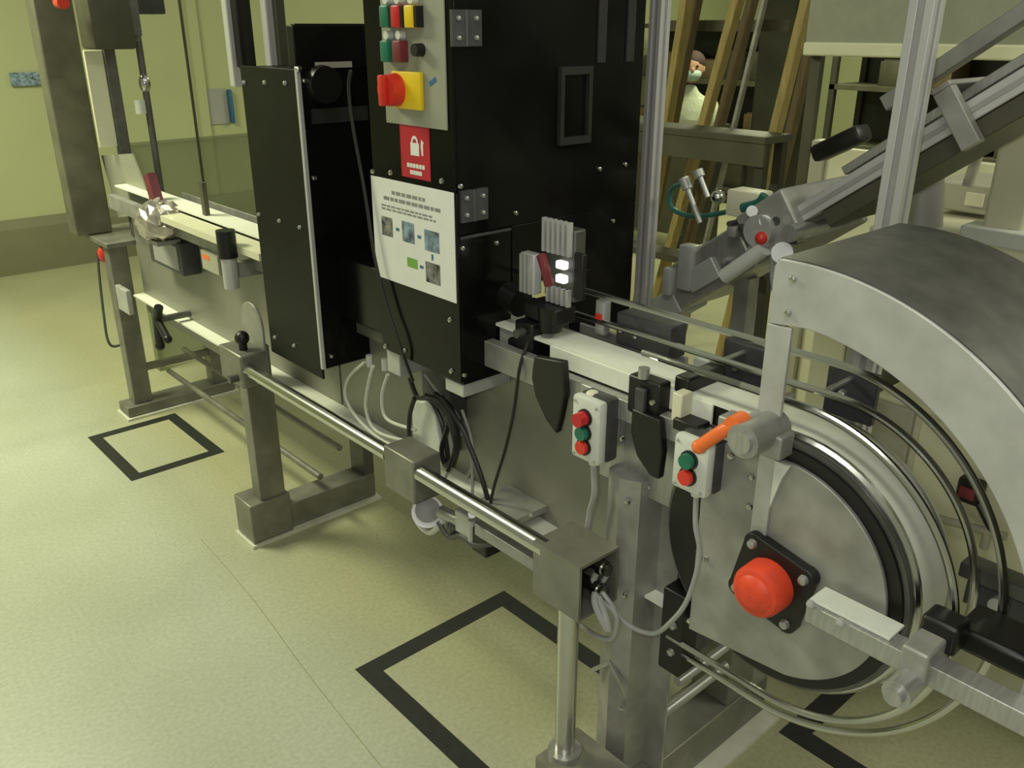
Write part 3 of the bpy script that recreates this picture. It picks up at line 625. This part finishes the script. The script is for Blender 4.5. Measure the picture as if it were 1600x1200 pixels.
mo = thing('drive_motor', 'dark drive motor hanging above the pale upright plate', 'motor', (1.17, 3.58, 1.46))
B().box(1.085, 1.235, 3.44, 3.59, 1.475, 1.75, bev=.012).build('motor_body', 'rack2', mo)
B().box(1.225, 1.265, 3.46, 3.57, 1.52, 1.75).build('terminal_box', 'steel_dark', mo)
B().cyl((1.25, 3.51, 1.50), (1.25, 3.51, 1.52), .02).build('shaft_end', 'steel_dark', mo)
B().cyl(at(99, 4, y=3.43), at(99, 4, y=3.44) + Vector((0, .05, 0)), .02).build('red_knob', 'red_light', mo)
bx = at(235, -10, y=3.6); tag(B().box(bx.x - .05, bx.x + .05, 3.6, 3.7, at(235, 22, y=3.6).z, 1.85, bev=.006).build('hanging_box', 'plastic_grey'), 'dark blue-grey box hanging at the top of the infeed enclosure', 'box')
pl = thing('signal_pole', 'slim signal pole with an added glint bead on the infeed table', 'pole', at(236, 225, y=3.58))
a = at(214, 40, y=3.58); b = at(226, 130, y=3.58); c = at(240, 225, y=3.58)
B().cyl((b.x, 3.58, .766), (b.x, 3.58, 1.8), .013, n=12).build('tube', 'steel_dark', pl)
B().ball(b, .022, (1, 1, 1.7)).build('glint_bead', 'chrome', pl)  # chrome bead modelled in place of the flash glint on the pole
B().cyl(Vector((b.x - .03, 3.58, b.z - .11)), Vector((b.x - .03, 3.58, b.z - .06)), .02).build('pale_socket', 'white', pl)
vpost('enclosure_rod', 279, 283, 0, 3.57, .766, 2.0, 'rack2', 'thin dark enclosure rod behind the frosted guard panel', .012)
vpost('aluminium_upright', 352, 369, 0, 2.33, 1.40, 1.95, 'alu', 'grey aluminium upright with dark clip beside the guard cabinet', .03)
vpost('aluminium_upright', 413, 432, 0, 2.22, 1.0, 1.95, 'alu', 'grey aluminium upright rising behind the guard cabinet top', .03)
a = at(372, 30, y=2.31); tag(B().box(a.x - .008, a.x + .035, 2.30, 2.345, 1.45, 1.9, bev=.005).build('black_clip_strip', 'plastic'), 'black clip strip fixed along the aluminium upright', 'strip')
a = at(435, 30, y=2.2); tag(B().box(a.x - .004, a.x + .02, 2.20, 2.24, 1.0, 1.9).build('cable_duct', 'rack2'), 'narrow brown cable duct along the rear aluminium upright', 'duct')
# wall items seen through the enclosure
a = at(15, 114, y=6.53); b = at(68, 133, y=6.53); tag(B().box(a.x, b.x, 6.53, 6.549, b.z, a.z).build('wall_sign', 'photo_b', smooth=False), 'small blue-grey sign strip on the far wall', 'sign')
a = at(312, 140, y=6.53); b = at(360, 193, y=6.53); tag(B().box(a.x, b.x, 6.54, 6.549, b.z, a.z).build('wall_poster', 'lilac', smooth=False), 'pale grey sheet on the far wall behind the enclosure', 'poster')
a = at(358, 140, y=6.5); b = at(369, 193, y=6.5); tag(B().box(a.x, b.x, 6.50, 6.549, b.z, a.z, bev=.01).build('blue_dispenser', 'blue'), 'narrow blue holder on the far wall beside the pale sheet', 'holder')
a = at(260, 0, y=6.5); b = at(272, 0, y=6.5)
for x_ in (2.72, 4.55): struct(B().box(x_, x_ + .07, 6.52, 6.549, .36, 3.0).build('trim_1' if x_ < 3 else 'trim_2', 'wall'))
# guard panels of the enclosure
a = at(190, 228, y=4.1); b = at(560, 205, y=4.1); tag(B().box(a.x, b.x, 4.1, 4.112, .02, a.z).box(a.x, b.x, 4.095, 4.117, a.z, a.z + .012).box(a.x, a.x + .03, 4.08, 4.13, 0, a.z).box(b.x - .03, b.x, 4.08, 4.13, 0, a.z).build('frosted_guard_panel', 'acrylic', smooth=False), 'low frosted guard panel standing behind the infeed frame', 'guard panel')
q = [at(u, v, x=1.15) for u, v in ((158, 243), (206, 240), (242, 332), (185, 340))]; tag(B().prism([(p.y, p.z) for p in q], 1.15, 1.156).build('grey_deflector', 'grey_panel', smooth=False), 'grey sloping deflector plate at the infeed end', 'plate')
tag(B().box(1.03, 1.10, 2.20, 2.9, .957, .977).build('side_ledge', 'cream'), 'bright cream ledge along the infeed side', 'ledge')
sb = thing('film_bundle', 'crinkled silver film bundle lying on the infeed end', 'film', at(250, 370, x=1.10))
c = at(250, 345, x=1.06); fm = B(); fm.ball(c, .11, (.7, 1.0, .6), 20)
for v_ in fm.bm.verts: v_.co += Vector((rr.uniform(-1, 1), rr.uniform(-1, 1), rr.uniform(-1, 1))) * .010
fm.build('film', 'foil', sb, smooth=False)
B().box(1.02, 1.10, c.y - .05, c.y + .05, c.z - .075, c.z - .06).build('film_tray', 'steel_dull', sb)
a = at(238, 297, x=1.1); tag(B().box(1.09, 1.12, a.y - .025, a.y + .025, a.z - .05, a.z + .055, Matrix.Translation(a) @ Matrix.Rotation(-.35, 4, 'X') @ Matrix.Translation(-a)).build('maroon_tag', 'dkred'), 'dark red plastic tag above the silver film', 'tag')
a = at(317, 320, x=1.12); tag(B().box(1.12, 1.135, a.y - .012, a.y + .012, .98, a.z + .07).build('grey_stanchion', 'rack2'), 'short dark stanchion on the infeed side', 'stanchion')
dv = thing('display_unit', 'grey screen unit in a dark frame on the infeed side', 'display', at(262, 445, x=1.10))
a = at(234, 380, x=1.09); b = at(291, 441, x=1.09)
B().box(1.085, 1.149, b.y, a.y, b.z + .02, a.z + .05, bev=.004).build('frame', 'plastic_grey', dv)
B().box(1.082, 1.0849, b.y + .03, a.y - .05, b.z + .035, a.z + .035).build('screen', 'lilac', dv)
a = at(313, 390, x=1.06); b = at(341, 416, x=1.06)
ls = tag(B().box(1.06, 1.0745, b.y, a.y, b.z - .03, a.z).build('warning_label', 'cream_grey', smooth=False), 'pale label with an orange-red mark beside the display unit', 'label')
B().box(1.0592, 1.0598, (a.y + b.y) / 2, a.y - .01, (a.z + b.z) / 2 - .01, a.z - .01).build('red_mark', 'orange', ls)
cy = thing('air_cylinder', 'upright cylinder with black top and silver body on the infeed side', 'cylinder', at(366, 452, x=1.10))
a = at(352, 365, x=1.01); b = at(357, 402, x=1.01); c = at(364, 450, x=1.01)
B().cyl((1.01, b.y, b.z), (1.01, b.y, a.z + .01), .027, n=18).build('black_top', 'plastic', cy)
B().cyl((1.01, b.y, c.z), (1.01, b.y, b.z), .022, n=18).build('silver_body', 'alu', cy)
B().box(1.03, 1.149, b.y - .02, b.y + .02, b.z - .06, b.z - .02).build('bracket', 'steel_dull', cy)
bh = thing('star_clamp', 'black star-shaped clamp handle below the infeed side', 'clamp', at(255, 545, x=1.05))
a = at(248, 480, x=1.03); b = at(246, 500, x=1.03); c = at(250, 540, x=1.03); d = at(262, 530, x=1.03)
B().tube([a, b, c], .016, 10).ball(c, .018).build('grip', 'plastic', bh)
B().tube([b, b.lerp(d, .6), d], .014, 10).ball(d, .016).build('grip', 'plastic', bh)
B().cyl(b, b + Vector((.118, 0, 0)), .012).build('stud', 'steel_dark', bh)
rk = thing('wire_handle', 'thin wire loop with a red knob hanging at the infeed end', 'handle', at(160, 540, y=3.72))
pts = [at(u, v, y=3.72) for u, v in ((152, 395), (156, 440), (163, 500), (168, 530), (176, 541), (192, 538), (208, 534))]
B().tube(pts, .0055, 8).build('wire', 'steel_dark', rk)
B().ball(at(163, 397, y=3.70), .036, (.7, .7, 1)).build('red_knob', 'red_light', rk)
gp = at(397, 542, x=1.06)
tag(B().prism([(gp.y + dy, gp.z + dz) for dy, dz in [(.07, -.12), (-.07, -.12)] + [(-.07 * math.cos(math.radians(a)), .07 + .07 * math.sin(math.radians(a))) for a in range(0, 181, 15)]], 1.06, 1.067).build('rounded_guard', 'steel_dull', bevel=.002), 'grey round-topped guard plate beside the matt black cabinet', 'guard plate')

# ================================================================== behind the conveyor
def profile_post(name, x, y, z0, z1, label, wd=.045):
    t = thing(name, label, 'post', (x, y, z0), 'aluminium guard posts')
    h = wd / 2; g = .005
    B().box(x - h + g, x + h - g, y - h + g, y + h - g, z0, z1).build('core', 'alu_groove', t, smooth=False)
    for sx in (-1, 1):
        for sy in (-1, 1):
            x0, x1 = sorted((x + sx * .006, x + sx * h)); y0, y1 = sorted((y + sy * .006, y + sy * h))
            B().box(x0, x1, y0, y1, z0, z1).build('corner_rib', 'alu', t, bevel=.001)
    ya = max(y, 1.02) if y > 1 else .758
    B().box(1.3685 if y > 1 else 1.34, x + h, min(y, ya) - .02, max(y, ya) + .02, z0 - .04, z0 - .001).build('mounting_arm', 'steel_dull', t, bevel=.002)
profile_post('aluminium_post', 1.64, 1.352, .80, 2.2, 'slim grey aluminium post standing beside the black tower', .034)
profile_post('aluminium_post', 1.54, .711, .72, 2.2, 'grey aluminium post in front of the sloping conveyor', .042)
# sloping conveyor
ic = thing('sloping_conveyor', 'sloping aluminium conveyor rising behind the curved hood', 'conveyor', (1.72, .9, 1.0))
d0 = at(1300, 300, x=1.70); d1 = at(1600, 118, x=1.70); dr = (d1 - d0).normalized(); L0 = 1.15
def inc(t, dx, dn): # point on the slope: along, across, normal
    nrm = Vector((0, -dr.z, dr.y)); nrm = nrm if nrm.z > 0 else -nrm
    return d0 + dr * t + Vector((dx, 0, 0)) + nrm * dn
def incbox(name, t0, t1, dx0, dx1, n0, n1, mt, bev=.002):
    nrm = Vector((0, -dr.z, dr.y)); nrm = nrm if nrm.z > 0 else -nrm
    T = Matrix((dr, Vector((1, 0, 0)), nrm)).transposed().to_4x4(); T.translation = d0
    return B().box(t0, t1, dx0, dx1, n0, n1, T).build(name, mt, ic, bevel=bev)
incbox('near_rail', -.05, L0, -.075, -.045, -.035, .0, 'alu'); incbox('near_rail_slot', -.05, L0, -.077, -.0752, -.022, -.013, 'alu_groove', 0)
incbox('far_rail', -.05, L0, .13, .16, -.01, .025, 'alu')
incbox('deck', -.03, L0, -.045, .13, -.025, -.01, 'steel_dark')
incbox('under_tray', 0, L0, -.07, .15, -.07, -.036, 'rack2')
incbox('cross_clamp', .295, .33, -.10, -.078, -.075, .035, 'steel_dull'); incbox('cross_clamp_cap', .295, .33, -.10, .16, .035, .045, 'steel_dull')
incbox('upper_guide', .16, L0, .02, .06, .085, .115, 'steel_dull'); incbox('chain_guide', .05, L0, -.02, .0, .012, .03, 'steel')
incbox('roller_housing', -.17, -.04, -.10, .165, -.07, .045, 'steel_dull', .006)
B().cyl(inc(-.12, -.12, -.01), inc(-.12, .0, -.01), .034, n=22).build('roller_end', 'steel_light', ic)
B().cyl(inc(-.05, -.13, -.05), inc(-.05, .0, -.05), .018, n=18).build('spindle', 'steel', ic)
incbox('head_block', -.42, -.18, -.09, .10, -.07, .035, 'steel', .006)
incbox('head_insert', -.36, -.27, -.098, -.09, -.05, .0, 'steel_light', .002)
incbox('head_tip', -.50, -.42, -.085, .02, -.075, -.01, 'steel_light', .006)
a = at(1078, 395, x=1.62); b = at(1070, 450, x=1.62)
B().box(1.60, 1.635, a.y - .022, a.y + .018, b.z, a.z + .02, bev=.004).build('nozzle', 'steel_light', ic)
a = at(1050, 430, x=1.62); B().box(1.60, 1.63, a.y - .012, a.y + .012, a.z - .045, a.z + .02, bev=.003).build('nozzle', 'steel_light', ic)
B().cyl(at(1132, 432, x=1.585), at(1195, 388, x=1.585), .017, n=18).build('air_cylinder', 'white', ic)
for (u0, v0), (u1, v1) in (((1068, 278), (1094, 348)), ((1090, 266), (1106, 308))):
    p, q = at(u0, v0, x=1.66), at(u1, v1, x=1.66)
    B().cyl(q, p, .006, n=10).cyl(p.lerp(q, .25), p, .0125, n=12).build('pin', 'steel_light', ic)
B().ball(at(1122, 308, x=1.68), .018, (1, 1, .9)).build('valve_dome', 'chrome', ic)
a = at(1165, 318, x=1.70); B().box(1.68, 1.74, a.y - .045, a.y + .04, a.z - .03, a.z + .03, bev=.006).build('cream_valve_cover', 'cream', ic)
B().ball(at(1190, 372, x=1.58), .014).build('red_button', 'red_light', ic)
B().cyl(at(1222, 395, x=1.575), at(1222, 395, x=1.64), .022, n=18).build('cam_follower', 'steel_light', ic)
for u, v in ((1195, 345), (1232, 370), (1175, 330)): B().cyl(at(u, v, x=1.585), at(u, v, x=1.62), .012, n=14).build('fitting', 'steel_light', ic)
rq = random.Random(11)
for k in range(14):
    u, v = rq.uniform(1120, 1240), 0; v = 395 - (u - 1120) * .42 + rq.uniform(-38, 30); xx = rq.uniform(1.585, 1.60); c = at(u, v, x=xx); rd = rq.uniform(.006, .014)
    if k % 2: B().cyl(c, c + Vector((.03, 0, 0)), rd, n=12).build('hose_stub', ('steel_dull', 'steel_light', 'plastic_grey')[k % 3], ic)
    else: B().box(xx, xx + .03, c.y - rd, c.y + rd * 1.4, c.z - rd, c.z + rd * 1.2, bev=.002).build('small_block', ('steel_dull', 'plastic_grey', 'steel_light')[k % 3], ic)
for i, (ty, lab) in enumerate(((-.30, ''), (1.08, ''))):
    p = inc(ty, .02, -.08); B().box(p.x - .02, p.x + .02, p.y - .02, p.y + .02, 0, p.z + .02).build('support_leg', 'steel_dull', ic)
cable('teal_hose', [at(1075, 285, x=1.70), at(1050, 295, x=1.71), at(1050, 325, x=1.71), at(1085, 338, x=1.70), at(1140, 330, x=1.69), at(1185, 315, x=1.69)], .006, 'teal', 'teal air hose curling round the pins of the sloping conveyor')
cable('teal_hose', [at(1160, 325, x=1.66), at(1185, 318, x=1.66), at(1195, 305, x=1.66)], .011, 'teal', 'short thick teal hose stub on the sloping conveyor head')
cable('black_lead', [at(1208, 385, x=1.60), at(1207, 430, x=1.60), at(1212, 470, x=1.60), at(1214, 500, x=1.60)], .006, 'cable_grey', 'grey lead hanging from the sloping conveyor head beside the hood')
bd = at(1310, 225, x=1.82); tag(B().box(1.80, 1.86, bd.y - .06, bd.y + .06, bd.z - .018, bd.z + .02, Matrix.Translation(bd) @ Matrix.Rotation(-.5, 4, 'X') @ Matrix.Translation(-bd), bev=.01).build('black_sensor_pod', 'plastic'), 'black sensor pod above the sloping conveyor rail', 'sensor')
# cream machine
cm = thing('cream_machine', 'cream enamel machine with column and shelf behind the drum', 'machine', (2.3, .5, 0))
B().box(2.02, 2.9, .10, .90, 0, .70).build('lower_body', 'cream', cm, bevel=.01)
B().box(2.0, 2.019, .79, .89, .40, .69).build('grey_door', 'cream_grey', cm, bevel=.004)
B().box(2.0, 2.019, .14, .77, .05, .68).build('cream_door', 'cream', cm, bevel=.004)
B().box(1.95, 2.75, .10, .95, 1.085, 1.125).build('shelf', 'cream', cm, bevel=.006)
B().box(1.97, 2.03, .60, .68, .70, 1.085).box(2.6, 2.66, .15, .23, .70, 1.085).build('shelf_post', 'cream', cm, bevel=.004)
p0 = at(1585, 200, x=2.0)
B().box(1.97, 2.10, p0.y - .07, p0.y + .015, 1.125, 1.42).build('column', 'cream', cm, bevel=.01)
B().box(1.94, 2.02, p0.y - .10, p0.y + .045, 1.125, 1.16).build('column_base', 'white', cm, bevel=.004)
B().cyl(at(1440, 360, x=2.05), at(1440, 280, x=2.05) + Vector((0, 0, .02)), .045, n=24).build('grey_cylinder', 'lilac', cm)
a = at(1462, 280, x=2.2); b = at(1550, 325, x=2.2); B().box(2.2, 2.4, b.y, a.y, b.z - .02, a.z).build('gear_housing', 'cream_grey', cm, bevel=.006)
B().box(2.19, 2.1995, b.y + .02, b.y + .06, b.z, a.z - .02).build('pale_label', 'cream', cm)
B().cyl(at(1530, 235, x=2.1), at(1512, 290, x=2.1), .012).build('slanted_stay', 'cream_grey', cm)
cw = thing('cream_cabinet', 'low cream cabinet with a light grey side behind the belt', 'cabinet', (2.4, 1.3, 0))
B().box(2.15, 2.8, 1.06, 1.16, 0, .88).build('cream_side', 'cream', cw, bevel=.006)
B().box(2.15, 2.8, .98, 1.058, 0, .88).build('grey_side', 'lilac', cw, bevel=.006)
B().box(2.12, 2.85, .95, 1.20, .881, .90).build('top', 'steel_dark', cw, bevel=.004)
wp = thing('cream_partition', 'cream partition panel rising behind the sloping conveyor', 'partition', (2.9, 1.3, 0))
B().box(2.92, 2.95, .2, 1.62, 0, 1.16).build('panel', 'cream', wp, bevel=.004)
B().box(2.90, 2.97, 1.62, 1.67, 0, 1.18).build('edge_post', 'cream_grey', wp, bevel=.004)
hn = thing('plug_socket', 'dark red and black plug socket on the cream machine door', 'socket', at(1512, 795, x=1.98))
a = at(1512, 768, x=1.97)
B().box(1.965, 1.999, a.y - .03, a.y + .025, a.z - .03, a.z + .03, bev=.006).build('black_case', 'plastic', hn)
B().box(1.955, 1.9648, a.y - .02, a.y + .015, a.z - .014, a.z + .014, bev=.003).build('red_insert', 'dkred', hn)
B().tube([a + Vector((0, -.03, -.02)), a + Vector((-.01, -.06, -.05)), a + Vector((0, -.07, -.07))], .010).build('latch', 'plastic', hn)
tp = thing('tap_handle', 'pale grey cross tap on the cream machine door', 'tap', at(1545, 840, x=1.98))
a = at(1530, 822, x=1.97); B().cyl(a + Vector((0, .09, -.02)), a + Vector((0, -.06, .0)), .010).cyl(a + Vector((0, -.02, -.05)), a + Vector((0, -.02, .02)), .010).cyl(a + Vector((0, -.02, 0)), a + Vector((.029, -.02, 0)), .008).build('cross', 'cream_grey', tp)
sbk = thing('end_bracket', 'dark steel end bracket with a pink bolt beside the drum', 'bracket', (1.3, .25, .72))
B().box(1.25, 1.29, -.1, .385, .775, .800).build('top_flange', 'steel_dark', sbk, bevel=.003)
B().box(1.25, 1.258, -.1, .37, .735, .775).build('web', 'plastic_grey', sbk, bevel=.002)
a = at(1562, 943, x=1.25); B().cyl((1.25, a.y, a.z), (1.238, a.y, a.z), .013, n=16).build('bolt_head', 'steel_light', sbk)
# roller guard panel at top right
gg = thing('hanging_guard_panel', 'large grey hanging guard panel with a pale bottom rail', 'guard panel', (3.2, 1.3, 1.47))
B().box(3.0, 3.012, -.2, 1.80, 1.50, 2.3).build('sheet', 'grey_panel', gg, smooth=False)
B().box(2.985, 3.027, -.2, 1.80, 1.455, 1.5).build('bottom_rail', 'cream', gg, bevel=.006)
for y in (-.15, 1.75): B().box(3.03, 3.06, y, y + .04, 0, 2.3).build('stand_post', 'rack2', gg)

# trestle ladder of timber
tr = thing('timber_trestle', 'tall tan timber trestle with splayed legs behind the conveyor', 'trestle', (3.6, 2.6, 0))
def leg2(name, u0, v0, u1, v1, x, wd, mt, ext=1.0):
    p = at(u0, v0, x=x); q = at(u1, v1, x=x); d_ = (p - q).normalized()
    top = p + d_ * .6; bot = q - d_ * (q.z / d_.z if d_.z > 0 else 0)
    T = d_.to_track_quat('Z', 'Y').to_matrix().to_4x4()
    Lh = (top - bot).length; T.translation = bot
    return B().box(-wd / 2, wd / 2, -wd * .35, wd * .35, 0.01, Lh, T).build(name, mt, tr, bevel=.004)
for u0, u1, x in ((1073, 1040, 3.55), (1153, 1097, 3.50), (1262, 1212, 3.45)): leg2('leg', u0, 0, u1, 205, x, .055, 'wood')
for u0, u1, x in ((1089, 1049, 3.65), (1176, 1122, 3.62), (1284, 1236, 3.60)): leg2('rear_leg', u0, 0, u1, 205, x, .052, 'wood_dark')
leg2('steel_stay', 1195, 0, 1145, 205, 3.5, .028, 'steel_dull')
a = at(1240, 60, x=3.75); b = at(1040, 45, x=3.75); B().box(3.70, 3.74, a.y, b.y, 1.53, 1.58).build('cross_rail', 'rack2', tr)
a = at(1000, 212, x=3.2); b = at(1300, 205, x=3.2); zt = (a.z + b.z) / 2
tb = thing('work_table', 'long dim work table in front of the timber trestle', 'table', (3.2, 2.7, 0))
B().box(3.2, 3.40, 2.05, 3.1, zt - .03, zt).build('table_top', 'rack2', tb, bevel=.004)
B().box(3.2, 3.22, 2.05, 3.1, zt - .12, zt - .03).build('apron', 'rack2', tb)
for x, y in ((3.22, 2.06), (3.22, 3.04), (3.35, 2.06), (3.35, 3.04)): B().box(x, x + .04, y, y + .04, 0, zt - .03).build('leg', 'rack', tb)
B().box(3.24, 3.36, 2.1, 3.04, .52, .55).build('lower_shelf', 'rack2', tb)
# racks and boxes in the dim background
def rack(x, y0, y1, zt, label, rows, sd):
    t = thing('storage_rack', label, 'rack', (x, (y0 + y1) / 2, 0), 'dark storage racks against the back')
    for y in (y0, y1 - .05): B().box(x, x + .05, y, y + .05, 0, zt).box(x + .5, x + .55, y, y + .05, 0, zt).build('upright', 'rack', t)
    for i in range(rows): z = .12 + (zt - .14) * i / (rows - 1); B().box(x, x + .55, y0, y1, z - .02, z + .02).build('shelf', 'rack2', t)
    B().box(x + .55, x + .57, y0, y1, 0, zt).build('back_sheet', 'rack', t, smooth=False)
    r_ = random.Random(sd)
    for i in range(rows - 1):
        z = .12 + (zt - .14) * i / (rows - 1) + .021; y = y0 + .08
        while y < y1 - .3:
            wd = r_.uniform(.16, .34); hh = r_.uniform(.14, .30)
            if r_.random() < .75:
                lab = r_.choice((('box_dim', 'olive carton'), ('rack2', 'brown crate'), ('rack', 'dark bin'), ('wood_dark', 'red-brown tub')))
                tag(B().box(x + .08, x + .4, y, y + wd, z, z + hh, bev=.006).box(x + .1, x + .38, y + .02, y + wd - .02, z + hh, z + hh + .012).build('storage_box', lab[0]), lab[1] + ' on the ' + ('lowest', 'middle', 'highest')[i] + ' shelf of the rack ' + label.split('rack ')[1], 'box', lab[1] + 's on the ' + ('lowest', 'middle', 'highest')[i] + ' shelf of the rack ' + label.split('rack ')[1])
            y += wd + r_.uniform(.02, .12)
rack(7.0, 4.45, 6.3, 1.58, 'dark storage rack behind the aluminium post', 4, 1)
rack(7.2, 2.25, 4.05, 1.58, 'dark storage rack behind the timber trestle', 4, 2)
rack(6.2, .9, 2.15, 1.50, 'dark storage rack below the hanging guard panel', 4, 5)
dk = at(1215, 20, x=5.6); tag(B().box(5.6, 5.9, at(1250, 20, x=5.6).y, at(1190, 20, x=5.6).y, 0, 1.9, bev=.01).box(5.59, 5.6, at(1245, 20, x=5.6).y, at(1195, 20, x=5.6).y, .3, 1.8).build('dark_locker', 'rack'), 'tall dark locker between the trestle legs', 'locker')

# ------------------------------------------------------------------ seated worker
pc = at(1081, 112, x=6.1); px_, py_, pz_ = pc
pe = thing('person', 'seated person in white coat and pale face mask behind the trestle', 'person', (px_, py_, 0))
def skin_mesh(verts, edges, rad, name, mt, root=0):
    me = bpy.data.meshes.new(name); me.from_pydata([tuple(v) for v in verts], edges, []); o = bpy.data.objects.new(name, me); C.objects.link(o)
    sk = o.modifiers.new('skin', 'SKIN'); ly = me.skin_vertices[0].data
    for i, r in enumerate(rad): ly[i].radius = (r, r) if not isinstance(r, tuple) else r; ly[i].use_root = i == root
    sb_ = o.modifiers.new('sub', 'SUBSURF'); sb_.levels = 2; sb_.render_levels = 2
    me.materials.append(M[mt]); put(o, pe); return o
f_ = Vector((-.76, -.65, 0)).normalized(); s_ = Vector((-f_.y, f_.x, 0)); hz = pz_ - .03
def bp_(f, s, z): return Vector((px_, py_, 0)) + f_ * f + s_ * s + Vector((0, 0, z))
V_ = [bp_(-.05, 0, hz - .68), bp_(-.05, 0, hz - .45), bp_(-.03, 0, hz - .24), bp_(-.01, 0, hz - .14), bp_(0, 0, hz - .06),
      bp_(-.03, .19, hz - .24), bp_(.02, .25, hz - .50), bp_(.27, .18, hz - .55), bp_(-.03, -.19, hz - .24), bp_(.02, -.25, hz - .50), bp_(.27, -.18, hz - .55),
      bp_(0, .11, hz - .70), bp_(.42, .14, hz - .69), bp_(.40, .14, .08), bp_(.50, .14, .05), bp_(0, -.11, hz - .70), bp_(.42, -.14, hz - .69), bp_(.40, -.14, .08), bp_(.50, -.14, .05)]
E_ = [(0, 1), (1, 2), (2, 3), (3, 4), (2, 5), (5, 6), (6, 7), (2, 8), (8, 9), (9, 10), (0, 11), (11, 12), (12, 13), (13, 14), (0, 15), (15, 16), (16, 17), (17, 18)]
skin_mesh(V_, E_, [.15, .14, .13, .065, .055, .065, .05, .038, .065, .05, .038, .085, .065, .045, .04, .085, .065, .045, .04], 'body_in_coat', 'coat')
hd_ = B().ball(bp_(.01, 0, hz + .06), .098, (1, .92, 1.22), 20)
hd_.ball(bp_(.105, 0, hz + .045), .017, (1, 1, 1.4), 8)
for s in (-1, 1): hd_.ball(bp_(0, s * .092, hz + .05), .022, (.7, .6, 1.2), 8)
hd_.build('head', 'skin', pe)
B().ball(bp_(-.012, 0, hz + .105), .105, (1, 1, .85), 20).build('dark_cap', 'cap', pe)
B().ball(bp_(.04, 0, hz + .015), .083, (.92, .92, .72), 18).build('face_mask', 'mask', pe)
for s in (-1, 1): B().ball(bp_(.098, s * .036, hz + .075), .011, n=8).build('eye', 'plastic', pe)
for s in (-1, 1):
    w0 = bp_(.27, s * .18, hz - .55); q = B(); q.ball(w0 + f_ * .05, .036, (1, 1, .55), 10)
    for k in range(4): q.tube([w0 + f_ * .07 + s_ * (.018 * (k - 1.5)), w0 + f_ * (.115 + .008 * (1.5 - abs(k - 1.5))) + s_ * (.02 * (k - 1.5)) + Vector((0, 0, -.005)), w0 + f_ * (.14 + .010 * (1.5 - abs(k - 1.5))) + s_ * (.021 * (k - 1.5)) + Vector((0, 0, -.018))], .0085, 6, True, 3)
    q.tube([w0 + f_ * .035 - s_ * s * .03, w0 + f_ * .07 - s_ * s * .05, w0 + f_ * .10 - s_ * s * .052], .0095, 6, True, 3)
    q.build('hand', 'skin', pe)
pb2 = thing('packing_bench', 'low dark packing bench in front of the seated person', 'bench', (5.3, py_, 0))
B().box(5.2, 5.7, py_ - .7, py_ + .9, .84, .88).build('bench_top', 'rack2', pb2)
B().box(5.22, 5.24, py_ - .68, py_ + .88, .1, .84).build('front_panel', 'rack2', pb2)
for y in (py_ - .68, py_ + .83): B().box(5.24, 5.68, y, y + .05, 0, .84).build('end_frame', 'rack', pb2)
st = thing('stool', 'plain work stool under the seated person', 'stool', (px_, py_, 0))
zs = hz - .80
B().cyl(bp_(.02, 0, zs - .05), bp_(.02, 0, zs), .18, n=24).build('seat', 'rack', st)
for k in range(4): a = math.pi / 4 + k * math.pi / 2; B().cyl(bp_(.02 + .17 * math.cos(a), .17 * math.sin(a), 0), bp_(.02 + .11 * math.cos(a), .11 * math.sin(a), zs - .05), .014, n=8).build('leg', 'steel_dark', st)
